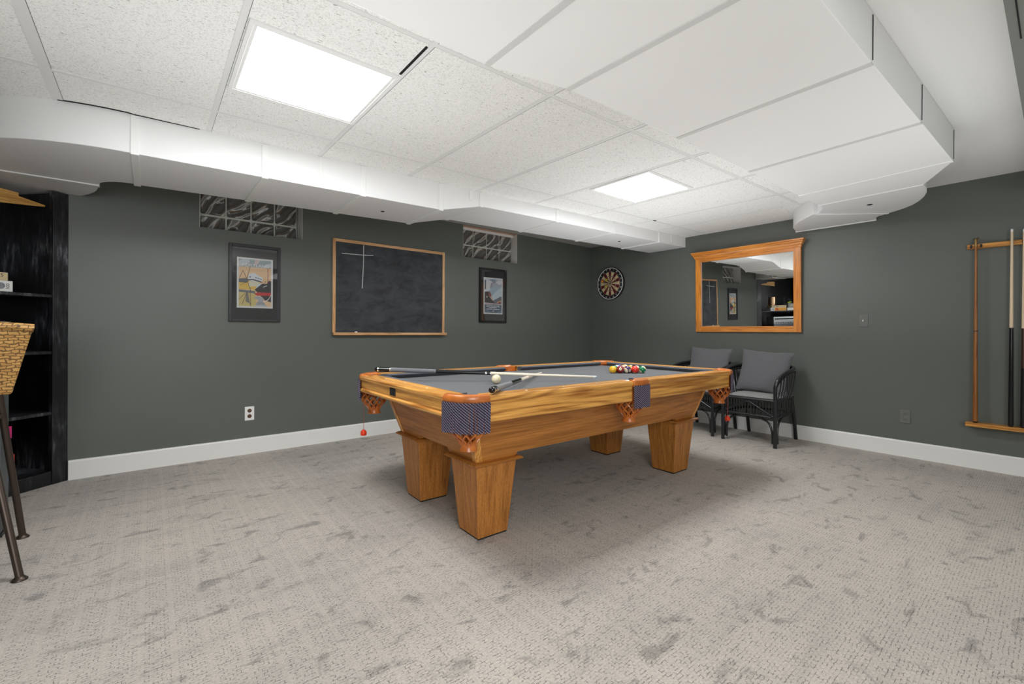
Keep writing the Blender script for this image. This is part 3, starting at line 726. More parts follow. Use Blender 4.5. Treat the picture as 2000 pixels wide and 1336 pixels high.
cue('pool_cue', 'shorter looking cue with silver butt resting on the near rail and under the other cue', (-3.842, -2.765, .790), (-2.722, -1.883, .7418), .0150, .0064,
    [('bumper', 0, .014, M_GBLK, 0), ('collar', .014, .026, M_CHROME, .0004), ('butt_sleeve', .026, .04, M_GBLK, 0), ('collar', .04, .052, M_CHROME, .0004), ('wrap', .052, .27, M_WRAP, .0003), ('forearm', .27, .44, M_GBLK, 0), ('joint', .44, .45, M_CHROME, .0004), ('shaft', .45, .985, M_SHAFT, 0), ('ferrule', .985, .995, M_WPL, .0002), ('tip', .995, 1., M_TIP, 0)])

# ------------------------------------------------------------------ chalkboard
t = thing('chalkboard', 'framed black chalkboard with a chalked cross on the green wall', 'chalkboard', (-3.074, 0, 1.012))
hw, h = .606, .916
b = MB(); b.box(-hw + .02, hw - .02, -.012, -.001, .02, h - .02); b.build('slate', M_SLATE, t)
for nm, x0, x1, z0, z1, ax_ in (('frame', -hw, -hw + .028, 0, h, 2), ('frame', hw - .028, hw, 0, h, 2), ('frame', -hw + .028, hw - .028, h - .028, h, 0)):
    b = MB(); b.box(x0, x1, -.022, -.001, z0, z1); b.build(nm, blond(ax_), t, bevel=.002)
b = MB(); b.box(-hw, hw + .012, -.055, -.001, -.004, .022); b.build('chalk_tray', blond(0), t, bevel=.003)
b = MB(); X = lambda x: x + 3.074; Z = lambda z: z - 1.012
b.tube([(X(-3.593), -.0122, Z(1.792)), (X(-3.50), -.0122, Z(1.795)), (X(-3.385), -.0122, Z(1.797)), (X(-3.285), -.0122, Z(1.806))], .004, 6)
b.tube([(X(-3.383), -.0122, Z(1.895)), (X(-3.384), -.0122, Z(1.70)), (X(-3.390), -.0122, Z(1.58)), (X(-3.394), -.0122, Z(1.47))], .004, 6)
for i in range(5):
    x0, z0 = -.33 + .10 * i, .72 + .02 * random.random(); b.m = 1
    b.tube([(x0 + .03 * math.cos(a) * (1 + .2 * i % 2), -.0119, z0 + .05 * math.sin(a)) for a in [k * .5 for k in range(9)]], .0016, 4)
for i in range(4):
    x0, z0 = -.45 + .18 * random.random() * i, .10 + .12 * random.random()
    b.tube([(x0, -.0119, z0), (x0 + .012, -.0119, z0 + .02), (x0 + .028, -.0119, z0 + .004)], .003, 4)
b.build('chalk_marks', [mat('chalk', (.62, .64, .66), .95), mat('faint_chalk', (.055, .06, .063), .95)], t)
b = MB(); b.box(-.012, .012, -.008, .008, 0, .009); tag(b.build('chalk_stub', mat('white_chalk', (.9, .9, .88), .9), None, bevel=.002, loc=(-3.463, -.036, 1.0345)), 'tiny white stub of chalk on the chalkboard tray', 'chalk')

# ------------------------------------------------------------------ posters
def poster(label, cx, z0, w, h, px0, px1, pz0, pz1, art):
    t = thing('framed_poster', label, 'framed poster', (cx, 0, z0), group='framed travel posters'); hw = w / 2; fw = .024
    for x0, x1, za, zb in ((-hw, -hw + fw, 0, h), (hw - fw, hw, 0, h), (-hw + fw, hw - fw, 0, fw), (-hw + fw, hw - fw, h - fw, h)):
        b = MB(); b.box(x0, x1, -.024, -.001, za, zb); b.build('frame', M_GBLK if 'snow' in label else mat('charcoal_frame', (.028, .028, .032), .4), t, bevel=.003)
    b = MB(); b.box(-hw + fw, hw - fw, -.010, -.001, fw, h - fw); b.build('mat_board', M_BLKM, t)
    W_, H_ = px1 - px0, pz1 - pz0
    b = MB(); mats = [M_PAPER]; b.box(px0, px1, -.0115, -.010, pz0, pz1); lay = [0]
    mrg = .035 * W_ / .27
    def col(c_):
        m = flat('%d_%d_%d' % tuple(int(q * 999) for q in c_), c_)
        if m not in mats: mats.append(m)
        return mats.index(m)
    def P(pts, c_):
        lay[0] += 1; y = -.0116 - lay[0] * .00006; b.m = col(c_)
        b.poly(*[(px0 + mrg * .4 + (W_ - mrg * .8) * a, y, pz0 + mrg * .4 + (H_ - mrg * .8) * q) for a, q in pts])
    def T(s_, a, q, size, c_, sx=1.):
        lay[0] += 1; b.m = col(c_)
        b.text(s_, size, Matrix.Translation((px0 + mrg * .4 + (W_ - mrg * .8) * a, -.0116 - lay[0] * .00006 - .0002, pz0 + mrg * .4 + (H_ - mrg * .8) * q)) @ Matrix.Rotation(PI / 2, 4, 'X') @ Matrix.Diagonal((sx, 1, 1, 1)))
    art(P, T)
    b.build('print', mats, t, recalc=False)
    b = MB(); b.quad((-hw + fw - .002, -.0145, fw - .002), (hw - fw + .002, -.0145, fw - .002), (hw - fw + .002, -.0145, h - fw + .002), (-hw + fw - .002, -.0145, h - fw + .002)); b.build('glazing', M_PANE, t, recalc=False)
def pane():
    m = bpy.data.materials.new('picture_pane'); N, L = nodes(m); N.remove(N['Principled BSDF'])
    g = N.new('ShaderNodeBsdfGlossy'); g.inputs['Roughness'].default_value = .02; tr = N.new('ShaderNodeBsdfTransparent'); fr_ = N.new('ShaderNodeFresnel'); fr_.inputs['IOR'].default_value = 1.9
    mx = N.new('ShaderNodeMixShader'); L.new(fr_.outputs[0], mx.inputs[0]); L.new(tr.outputs[0], mx.inputs[1]); L.new(g.outputs[0], mx.inputs[2]); L.new(mx.outputs[0], N['Material Output'].inputs['Surface'])
    return m
M_PANE = pane()
R4 = [(0, 0), (1, 0), (1, 1), (0, 1)]
def portland(P, T):
    P(R4, (.90, .62, .36)); P([(0, .84), (1, .84), (1, 1), (0, 1)], (.36, .43, .45)); P([(0, .84), (.22, .88), (.34, .95), (.30, 1), (.12, 1), (0, .96)], (.62, .66, .68))
    P([(.45, .86), (.58, .92), (.66, 1), (.5, 1)], (.72, .60, .55)); P([(.7, .84), (1, .86), (1, .95), (.86, .93)], (.60, .64, .66))
    P([(0, .36), (.5, .36), (.62, .52), (.5, .66), (.2, .62), (0, .5)], (.88, .58, .12)); P([(.3, .42), (.6, .44), (.62, .6), (.32, .58)], (.85, .80, .62))
    P([(0, 0), (.55, 0), (.5, .34), (0, .36)], (.72, .58, .22)); P([(0, .3), (.5, .28), (.5, .33), (0, .35)], (.20, .20, .24))
    P([(0, .5), (.26, .5), (.3, .58), (.22, .6), (0, .58)], (.16, .17, .19))
    for a0, q0, a1, q1 in ((.02, .6, .12, .76), (.12, .76, .24, .58), (.24, .58, .36, .9), (.04, .44, .3, .54), (.28, .5, .36, .32), (.1, .04, .24, .3), (.36, 0, .34, .4), (0, .14, .2, .28), (.22, .3, .34, .04)):
        P([(a0 - .006, q0), (a0 + .010, q0), (a1 + .010, q1), (a1 - .006, q1)], (.10, .08, .08))
    P([(.20, .10), (.34, .06), (.30, .22), (.27, .32), (.22, .26)], (.24, .23, .20))
    P([(.27, .56), (.7, .52), (.74, .62), (.46, .72), (.30, .69)], (.82, .85, .88)); P([(.27, .545), (.42, .565), (.70, .515), (.70, .545), (.43, .59), (.27, .575)], (.10, .10, .12))
    for k in range(3): P([(.50 + .075 * k, .635 - .014 * k), (.55 + .075 * k, .625 - .014 * k), (.55 + .075 * k, .605 - .014 * k), (.50 + .075 * k, .615 - .014 * k)], (.14, .18, .24))
    P([(.32, .64), (.36, .645), (.36, .615), (.32, .61)], (.14, .18, .24)); P([(.6, .5), (.72, .5), (.68, .44), (.62, .40), (.52, .40)], (.75, .78, .80))
    P([(.48, .36), (.72, .50), (.86, .50), (.93, .57), (1, .56), (1, .10), (.80, .14), (.6, .28)], (.040, .040, .046)); P([(.46, .27), (.60, .31), (1, .31), (1, .24), (.56, .235)], (.62, .04, .04))
    P([(.885, .5), (.905, .5), (.905, .84), (.885, .84)], (.36, .05, .05)); P([(.80, .53), (.83, .53), (.83, .55), (.80, .55)], (.03, .03, .03))
    P([(.74, .415), (.87, .455), (.87, .468), (.74, .43)], (.8, .8, .8))
    P([(.45, .18), (.52, .22), (.72, .21), (.77, .17), (.74, .10), (.60, .10), (.58, .15)], (.46, .47, .50)); P([(.52, .03), (.56, .10), (.78, .10), (.82, .03)], (.36, .37, .40)); P([(.48, 0), (.52, .04), (.84, .04), (.88, 0)], (.55, .56, .58))
    P([(.75, .10), (.9, .16), (1, .27), (1, .25), (.91, .145), (.76, .085)], (.85, .82, .78))
    T('PORTLAND', .52, .875, .036, (.92, .92, .90), 1.12)
    for a in (.34, .42, .50, .58, .66): P([(a, .815), (a + .055, .815), (a + .055, .823), (a, .823)], (.92, .92, .90))
def reykjavik(P, T):
    P(R4, (.40, .53, .62)); P([(.2, .35), (1, .32), (1, .78), (.6, .6)], (.62, .72, .78)); P([(0, .6), (.3, .66), (.5, .86), (.42, 1), (0, 1)], (.74, .79, .84))
    P([(.22, .98), (.6, .99), (.66, .90), (.52, .86), (.42, .92)], (.26, .34, .44)); P([(.66, .9), (.86, .84), (1, .88), (1, .97), (.8, .98)], (.72, .77, .82)); P([(0, .66), (.08, .7), (.08, .95), (0, .96)], (.10, .17, .24))
    P([(.3, .7), (.44, .76), (.5, .9), (.36, .88)], (.30, .37, .46)); P([(.52, .38), (.7, .42), (.86, .48), (1, .5), (1, .26), (.52, .26)], (.17, .17, .20))
    P([(0, .26), (0, .61), (.22, .62), (.5, .36), (.6, .26)], (.050, .038, .036)); P([(.24, .50), (.36, .56), (.52, .36), (.46, .36)], (.66, .52, .46)); P([(.22, .6), (.3, .63), (.4, .52), (.34, .46), (.22, .52)], (.30, .10, .08))
    P([(.1, .44), (.15, .44), (.15, .49), (.1, .49)], (.8, .72, .62)); P([(.72, .28), (.98, .34), (.98, .38), (.72, .33)], (.66, .38, .22)); P([(.82, .27), (.9, .28), (.9, .34), (.82, .33)], (.35, .03, .02))
    P([(0, 0), (1, 0), (1, .26), (0, .26)], (.085, .12, .18)); P([(0, .24), (.5, .25), (1, .24), (1, .27), (.5, .28), (0, .30)], (.62, .52, .54)); P([(0, 0), (.4, 0), (.16, .1), (0, .1)], (.16, .20, .27)); P([(.62, 0), (1, 0), (1, .1)], (.15, .22, .32))
    T('REYKJAVIK', .5, .195, .040, (.92, .93, .94), 1.06); 
    for a0, a1, q in ((.28, .72, .145), (.12, .46, .10), (.5, .88, .095), (.44, .56, .045)): P([(a0, q), (a1, q), (a1, q + .016), (a0, q + .016)], (.85, .87, .90))
poster('framed poster of ships in a harbour titled PORTLAND', -4.320, 1.124, .388, .650, -.135, .135, .116, .541, portland)
poster('framed poster of a snowy street titled REYKJAVIK under the right window', -1.790, 1.158, .405, .652, -.140, .146, .104, .543, reykjavik)

# ------------------------------------------------------------------ outlets, switch
def duplex(t, hw, h, m_plate, m_rec, proud):
    b = MB(); b.box(-hw, hw, -proud, 0, 0, h); b.build('cover_plate', m_plate, t, bevel=.003)
    for z in (h * .30, h * .70):
        b = MB(); b.lathe([(.0165, 0), (.0165, .003), (.015, .004)], (0, 0, 0), 20)
        b.b.transform(Matrix.Translation((0, -proud + .002, z)) @ Matrix.Rotation(PI / 2, 4, 'X'))
        b.m = 1
        for sx in (-1, 1): b.box(sx * .0065 - .0012, sx * .0065 + .0012, -proud - .0026, -proud - .0015, z, z + .008)
        b.box(-.002, .002, -proud - .0026, -proud - .0015, z - .009, z - .005); b.build('receptacle', [m_rec, M_HOLE if m_rec is not M_BRN else M_HOLE], t)
    b = MB(); b.sphere((0, -proud, h / 2), .003, 10, 6); b.build('screw', M_CHROME, t)
t = thing('wall_outlet', 'white electrical outlet with brown sockets low on the chalkboard wall', 'outlet', (-4.357, 0, .284)); duplex(t, .035, .117, M_WPL, M_BRN, .006)
t = thing('wall_outlet', 'green painted electrical outlet low on the mirror wall', 'outlet', (0, -3.515, .286), -PI / 2); duplex(t, .035, .114, M_PLATE, M_PLATE, .006)
t = thing('light_switch', 'green painted light switch right of the mirror', 'light switch', (0, -3.224, 1.111), -PI / 2)
b = MB(); b.box(-.034, .034, -.006, 0, 0, .113); b.build('cover_plate', M_PLATE, t, bevel=.003)
b = MB(); b.box(-.004, .004, -.017, -.005, .047, .064); b.build('toggle', M_WPL, t, bevel=.002)

# ------------------------------------------------------------------ dartboard
t = thing('dartboard', 'round bristle dartboard with a white number ring on the green wall', 'dartboard', (-.0, -.385, 1.728), -PI / 2)
R0 = .2235
b = MB(); b.lathe([(R0 - .002, 0), (R0, .004), (R0, .034), (R0 - .004, .038), (.0001, .038)], (0, 0, 0), 64); b.b.transform(Matrix.Rotation(PI / 2, 4, 'X')); b.build('board', M_BLK, t, smooth=True)
b = MB()
def ringseg(r0, r1, a0, a1, m_, y=-.0385):
    b.m = m_; n = 3
    P = [(r0 * math.sin(a0 + (a1 - a0) * i / n), y, r0 * math.cos(a0 + (a1 - a0) * i / n)) for i in range(n + 1)] + [(r1 * math.sin(a1 - (a1 - a0) * i / n), y, r1 * math.cos(a1 - (a1 - a0) * i / n)) for i in range(n + 1)]
    b.poly(*P)
dm = [mat('dart_red', (.30, .012, .016), .8), mat('dart_cream', (.60, .46, .26), .85), mat('dart_green', (.02, .14, .05), .8), mat('dart_maroon', (.085, .006, .010), .85)]
for k in range(20):
    a0 = (k - .5) * 2 * PI / 20; a1 = a0 + 2 * PI / 20
    odd = k % 2
    ringseg(.016, .099, a0, a1, 1 if odd else 3); ringseg(.099, .107, a0, a1, 2 if odd else 0); ringseg(.107, .162, a0, a1, 1 if odd else 3); ringseg(.162, .170, a0, a1, 2 if odd else 0)
    ringseg(.007, .016, a0, a1, 2); ringseg(.0005, .007, a0, a1, 0)
b.build('playing_face', dm, t)
b = MB()
for rr in (.016, .099, .107, .162, .170): b.tube([(rr * math.cos(2 * PI * i / 48), -.039, rr * math.sin(2 * PI * i / 48)) for i in range(48)], .0006, 4, True)
for k in range(20):
    a = (k + .5) * 2 * PI / 20; b.tube([(.016 * math.sin(a), -.039, .016 * math.cos(a)), (.170 * math.sin(a), -.039, .170 * math.cos(a))], .0006, 4)
b.build('spider_wire', mat('wire', (.45, .43, .40), .4, .8), t)
b = MB(); b.tube([(.216 * math.cos(2 * PI * i / 64), -.040, .216 * math.sin(2 * PI * i / 64)) for i in range(64)], .0042, 6, True)
for k, nmb in enumerate((20, 1, 18, 4, 13, 6, 10, 15, 2, 17, 3, 19, 7, 16, 8, 11, 14, 9, 12, 5)):
    a = k * 2 * PI / 20
    b.text(str(nmb), .027, Matrix.Translation((.194 * math.sin(a), -.0402, .194 * math.cos(a))) @ Matrix.Rotation(a, 4, 'Y') @ Matrix.Rotation(PI / 2, 4, 'X'), .0006)
b.build('number_ring', mat('white_wire', (.82, .82, .82), .4), t)
def dart(label, off_, fl):
    p = Vector((-.039, -.385 - off_[0], 1.728 + off_[1])); q = p + Vector((-.155, .010, .022))
    d = thing('dart', label, 'dart', p, group='darts in the dartboard'); d.rotation_euler = (q - p).to_track_quat('Z', 'Y').to_euler()
    b = MB(); b.lathe([(.0009, -.006), (.0012, .028), (.0036, .034), (.0036, .075), (.002, .082), (.002, .125), (.0001, .126)], (0, 0, 0), 10); b.build('barrel', M_LEG, d, smooth=True)
    b = MB()
    for k in range(4):
        a = k * PI / 2 + PI / 4; v = Vector((math.cos(a), math.sin(a), 0)); s_ = Vector((-v.y, v.x, 0)) * .0006
        b.extr([v * .001 + Vector((0, 0, .112)) - s_, v * .019 + Vector((0, 0, .122)) - s_, v * .019 + Vector((0, 0, .145)) - s_, v * .001 + Vector((0, 0, .152)) - s_], s_ * 2)
    b.build('flight', fl, d)
DY, DO = mat('yellow_flight', (.48, .40, .05), .5), mat('orange_flight', (.75, .26, .03), .5)
dart('yellow dart in the upper left of the dartboard bull area', (.050, .015), DY); dart('yellow dart in the lower left of the dartboard bull area', (.045, -.070), DY); dart('orange dart stuck at the left of the dartboard', (-.022, .002), DO)

# ------------------------------------------------------------------ mirror
mw, mh = .5475, .80
MR = thing('wall_mirror', 'large wood framed mirror with a crown moulding on the green wall', 'mirror', (-.0045, -2.190, 1.060), -PI / 2)
MR.rotation_euler = (math.radians(1.3), 0, -PI / 2 - math.radians(.5))
for x0, x1 in ((-mw, -mw + .066), (mw - .066, mw)):
    b = MB(); b.box(x0, x1, -.028, -.002, 0, .862); b.build('stile', pine(2), MR, bevel=.003)
b = MB(); b.box(-mw + .066, mw - .066, -.027, -.002, 0, .062); b.build('bottom_rail', pine(0), MR, bevel=.003)
b = MB(); b.box(-mw + .066, mw - .066, -.027, -.002, .808, .862); b.build('top_rail', pine(0), MR, bevel=.002)
b = MB(); prof = [(.0, .840), (.034, .840), (.036, .848), (.036, .858), (.042, .866), (.050, .884), (.058, .894), (.058, .902), (.066, .908), (.066, .922), (0, .922)]
outl = lambda o, z: [(-mw - o + .03, -.002, z), (-mw - o + .03, -o, z), (mw + o - .03, -o, z), (mw + o - .03, -.002, z)]
b.loft([outl(max(o, .003), z) for o, z in prof[1:-1]])
b.build('crown_moulding', pine(0), MR)
b = MB()
for i in range(90):
    x = -mw + .02 + (2 * mw - .04) * i / 89; b.box(x - .004, x + .004, -.039, -.033, .846, .854)
b.build('bead_strip', pine(0), MR, bevel=.002)
b = MB(); b.box(-mw + .06, mw - .06, -.013, -.003, .056, .815); b.build('mirror_glass', M_MIRROR, MR)

# ------------------------------------------------------------------ cue rack on the mirror wall
ck = thing('cue_rack', 'two rail oak cue rack fixed to the right wall', 'cue rack', (0, -4.20, 0))
def rrail(nm, x0, z0, z1, y0, y1):
    b = MB(); h = z1 - z0
    prof = [(-.002, z0), (x0, z0), (x0 - .003, z0 + h * .12), (x0 - .003, z0 + h * .36), (x0 + .003, z0 + h * .42), (x0 + .003, z0 + h * .56), (x0 - .003, z0 + h * .62), (x0 - .003, z0 + h * .90), (x0, z1), (-.002, z1)]
    b.loft([[(x, y, z) for x, z in prof] for y in (y0, y1)]); return b.build(nm, rail_wood(1), ck, bevel=.002)
rt_ = rrail('top_rail', -.042, 1.714, 1.749, -.36, .315); rb_ = rrail('bottom_rail', -.085, .336, .366, -.36, .315)
for y in (.292, .238, .079, .024, -.10):
    b = MB(); b.box(-.050, -.040, y - .006, y + .006, 1.718, 1.744); b.build('cue_clip', M_BLK, ck, bevel=.002)
rackcue = [('bumper', 0, .01, M_BLK, .0), ('butt', .01, .50, M_GBLK, 0), ('shaft', .50, .985, M_MAPLE, 0), ('ferrule', .985, .996, M_WPL, .0003), ('tip', .996, 1., M_TIP, 0)]
cue('pool_cue', 'black butt cue standing in the wall rack right of the bridge stick', (-.066, -4.121, .3665), (-.060, -4.121, 1.832), .0150, .0068, rackcue)
cue('pool_cue', 'pale cue at the right edge of the photo in the wall rack', (-.066, -4.181, .3665), (-.060, -4.181, 1.822), .0150, .0068, [('bumper', 0, .01, M_BLK, 0), ('butt', .01, .30, M_GBLK, 0), ('forearm', .30, .50, mat('dark_brown_inlay', (.05, .02, .012), .25), 0), ('shaft', .5, .985, M_MAPLE, 0), ('ferrule', .985, .996, M_WPL, .0003), ('tip', .996, 1., M_TIP, 0)])
M_ST = wood('amber_stick', (.36, .135, .026), (.25, .085, .015), 2, ring=.3)
bs = cue('bridge_stick', 'amber wooden bridge stick with a forked head leaning in the wall rack', (-.066, -3.938, .3665), (-.060, -3.936, 1.775), .0155, .0070,
    [('bumper', 0, .008, M_BLK, 0), ('handle', .008, .50, M_ST, 0), ('ring', .50, .504, M_BLK, .0006), ('shaft', .504, 1., M_ST, 0)], 'bridge stick')
b = MB(); b.tube([(0, .060, 1.408), (0, .042, 1.420), (0, .02, 1.417), (0, 0, 1.420), (0, -.02, 1.420), (0, -.042, 1.428), (0, -.062, 1.426)], [.003, .005, .005, .007, .005, .005, .003], 6); b.lathe([(.0085, 1.36), (.0085, 1.418), (.006, 1.425), (.0001, 1.426)], (0, 0, 0), 12)
bh = b.build('bridge_head', mat('brass_fork', (.40, .26, .10), .35, .8), bs, smooth=True)

# ------------------------------------------------------------------ rattan chairs
def make_chair(label, wx, wy):
    t = thing('rattan_armchair', label, 'chair', (wx, wy, 0), group='black rattan armchairs')
    HWc = .238
    for sy in (-1, 1):
        b = MB(); b.tube([(-.280, sy * HWc, 0), (-.280, sy * HWc, .30), (-.282, sy * HWc, .50)], [.0165, .0165, .0165], 10); b.build('leg', M_RATTAN, t, smooth=True)
        b = MB(); b.tube(bez([(.272, sy * .222, 0), (.225, sy * .222, .20), (.165, sy * .215, .43)], 8), .0165, 10); b.build('leg', M_RATTAN, t, smooth=True)
        b = MB(); b.tube(bez([(-.225, sy * HWc, .03), (-.232, sy * HWc, .14), (-.195, sy * HWc, .225), (-.10, sy * HWc, .262), (.02, sy * HWc, .27)], 16), .010, 8)
        b.tube(bez([(-.262, sy * (HWc - .03), .03), (-.262, sy * (HWc - .035), .15), (-.262, sy * (HWc - .07), .225), (-.262, sy * (HWc - .15), .262)], 16), .010, 8); b.build('bent_brace', M_RATTAN, t, smooth=True)
    for dz, rr in ((0, .0165), (-.028, .013)):
        b = MB(); half = [(-.282, -HWc, .46), (-.290, -HWc - .004, .56), (-.255, -HWc - .022, .635), (-.14, -HWc - .036, .680), (.03, -HWc - .035, .705), (.16, -.225, .718), (.215, -.12, .724)]
        half = [(x + (.006 if dz else 0), y * (1 if not dz else .985), z + dz) for x, y, z in half]
        pts = half + [(.228, 0, .726 + dz)] + [(x, -y, z) for x, y, z in half[::-1]]
        b.tube(bez(pts, 70), rr, 10); b.build('arm_hoop', M_RATTAN, t, smooth=True)
    # seat frame, aprons
    b = MB(); ring = [(-.280, -HWc, 0), (-.280, HWc, 0), (.185, .215, 0), (.185, -.215, 0)]
    for z, rr in ((.425, .014), (.275, .013)):
        P = [Vector((x, y, z)) for x, y, _ in ring]
        for p, q in zip(P, P[1:] + P[:1]): b.tube([p, q], rr, 8)
    b.build('seat_frame', M_RATTAN, t, smooth=True)
    b = MB(); b.box(-.275, .185, -HWc + .004, HWc - .004, .424, .436); b.build('seat', M_RATTAN, t)
    b = MB()
    for i in range(17):
        y = -HWc + .028 + (2 * HWc - .056) * i / 16; b.tube([(-.280, y, .275), (-.280, y, .425)], .0048, 6)
    for sy in (-1, 1):
        b.tube([(-.292, sy * .018, .40), (-.292, sy * (HWc - .01), .285)], .0085, 8)
        for i in range(11):
            x = -.245 + .40 * i / 10; b.tube([(x, sy * (HWc - (.012 if x > 0 else 0)), .275), (x, sy * (HWc - (.012 if x > 0 else 0)), .425)], .0048, 6)
    b.tube([(-.292, -.02, .402), (-.292, .02, .402)], .0085, 8)
    b.build('apron_spindles', M_RATTAN, t, smooth=True)
    b = MB()
    for sy in (-1, 1):
        for i in range(6):
            k = i / 5; x0 = -.21 + .30 * k; xt = -.225 + .34 * k
            b.tube(bez([(x0, sy * (HWc - .004), .43), ((x0 + xt) / 2 + .012, sy * (HWc + .016), .55), (xt, sy * (HWc + .030), .650 + .035 * min(1, k * 1.6))], 8), .0062, 6)
    for i in range(9):
        y = -.17 + .34 * i / 8; b.tube([(.185, y, .43), (.215, y * 1.05, .70)], .0062, 6)
    b.build('back_spindles', M_RATTAN, t, smooth=True)
    return t
make_chair('black rattan armchair nearest the light switch, right of the pair', -.318, -2.480)
make_chair('black rattan armchair half hidden behind the pool table', -.300, -1.888)
def seat_pad(label, x, y):
    b = MB(); n = 10
    rows = []
    for i in range(n + 1):
        for j in range(n + 1): pass
    def P(i, j, top):
        a, c = i / n * 2 - 1, j / n * 2 - 1; e = (1 - a ** 6) * (1 - c ** 6); z = (.006 + .020 * e ** .4) if top else .002
        return (a * .215, c * .224, z)
    V = {(i, j, tp): b.b.verts.new(P(i, j, tp)) for i in range(n + 1) for j in range(n + 1) for tp in (0, 1)}
    for i in range(n):
        for j in range(n):
            for tp in (0, 1): b._f([V[i, j, tp], V[i + 1, j, tp], V[i + 1, j + 1, tp], V[i, j + 1, tp]])
    for i in range(n):
        for a_, c_ in (((i, 0), (i + 1, 0)), ((i, n), (i + 1, n)), ((0, i), (0, i + 1)), ((n, i), (n, i + 1))): b._f([V[(*a_, 0)], V[(*c_, 0)], V[(*c_, 1)], V[(*a_, 1)]])
    o = b.build('seat_pad', M_PAD, None, smooth=True, loc=(x, y, .436))
    return tag(o, label, 'seat pad', 'grey seat pads')
def pillow(label, cx, cy, cz, w, h, th, lean, roll_):
    b = MB(); n = 16; V = {}
    for i in range(n + 1):
        for j in range(n + 1):
            a, c = i / n * 2 - 1, j / n * 2 - 1
            e = max(0, (1 - abs(a) ** 2.6)) ** .55 * max(0, (1 - abs(c) ** 2.6)) ** .55
            pin = 1 - .07 * (1 - a * a) * abs(c) ** 3; pin2 = 1 - .07 * (1 - c * c) * abs(a) ** 3
            wr = .006 * math.sin(7 * a + 3 * c) * (1 - e)
            for tp in (0, 1):
                V[i, j, tp] = b.b.verts.new(((-1 if tp else 1) * (th * e + .002) + wr, a * w / 2 * pin2, c * h / 2 * pin))
    for i in range(n):
        for j in range(n):
            for tp in (0, 1): b._f([V[i, j, tp], V[i + 1, j, tp], V[i + 1, j + 1, tp], V[i, j + 1, tp]])
    for i in range(n):
        for a_, c_ in (((i, 0), (i + 1, 0)), ((i, n), (i + 1, n)), ((0, i), (0, i + 1)), ((n, i), (n, i + 1))): b._f([V[(*a_, 0)], V[(*c_, 0)], V[(*c_, 1)], V[(*a_, 1)]])
    o = b.build('throw_pillow', M_PILLOW, None, smooth=True); o.location = (cx, cy, cz); o.rotation_euler = (roll_, lean, 0)
    return tag(o, label, 'pillow', 'charcoal pillows')
seat_pad('thin light grey pad on the right rattan chair', -.345, -2.480); seat_pad('thin light grey pad on the left rattan chair behind the table', -.327, -1.888)
pillow('charcoal square pillow leaning in the right rattan chair', -.275, -2.492, .668, .475, .43, .048, math.radians(17), math.radians(3))
pillow('charcoal square pillow leaning in the left rattan chair behind the table', -.262, -1.915, .680, .455, .43, .048, math.radians(17), math.radians(1.5))
b = MB()
for k in range(3): b.tube([(.02 * math.cos(a) , .028 * math.sin(a) * (1 + .2 * k), .03 * math.cos(a + k)) for a in [q * .45 for q in range(12)]], .0022, 5)
tag(b.build('tie_cord', mat('grey_cord', (.3, .3, .3), .8), None, smooth=True, loc=(-.10, -2.610, .385)), 'coiled grey tie cord hanging behind the right rattan chair', 'cord')

# ------------------------------------------------------------------ corner shelf
cs = thing('corner_shelf', 'scuffed black built-in corner shelf at the left edge', 'shelving', (P0.x, P0.y, 0), math.atan2(EY, EX))
# local: +x along face, -y into the niche (since e x up = -n)
def cbox(nm, x0, x1, y0, y1, z0, z1, m=M_BLACK, bv=.003):
    b = MB(); b.box(x0, x1, y0, y1, z0, z1); return b.build(nm, m, cs, bevel=bv)
cbox('stile', 0, .092, -.03, .004, 0, 1.984); cbox('stile', FE - .06, FE - .001, -.03, 0, 0, 1.984)
cbox('base_rail', .092, FE - .06, -.03, 0, 0, .088)
for z in (.090, .492, .902, 1.283): cbox('shelf', .06, FE - .06, -.62, -.004, z - .02, z)
M_BLKIN = M_BLACK
cbox('back_panel', -.5, FE - .03, -.82, -.80, 0, ZP - .002); cbox('outer_panel', -.42, -.40, -.80, -.31, 0, ZP - .002); cbox('side_panel', .03, .05, -.78, -.03, 0, 1.984); cbox('side_panel', FE - .05, FE - .03, -.80, -.03, 0, ZP - .002)
b = MB(); b.extr([(.10, -.05, 1.875), (.10, -.05, 1.885), (.245, -.05, 1.905), (.245, -.05, 1.925), (.40, -.05, 1.93), (.40, -.05, 1.83)], (0, -.02, 0)); b.build('header_board', wood('yellow_board', (.72, .42, .12), (.5, .25, .06), 0, ring=.4), cs)
def on_shelf(e0, e1, z, depth=.22, back=.02):
    return (e0 + e1) / 2, e1 - e0
def sbox(name, label, cat, e0, e1, z0, z1, d0, d1, mats, deco=None, group=None):
    """box standing on a shelf; local frame like the shelf, origin bottom centre"""
    x, y = fp((e0 + e1) / 2, (d0 + d1) / 2); t = thing(name, label, cat, (x, y, z0), math.atan2(EY, EX), group or {'game box': 'boxed games on the shelf', 'puzzle box': 'jigsaw boxes on the shelf', 'stereo': 'stereo units'}.get(cat))
    hw, hd = (e1 - e0) / 2, (d1 - d0) / 2; h = z1 - z0
    b = MB(); b.box(-hw, hw, -hd, hd, 0, h)
    return t, b, hw, hd, h
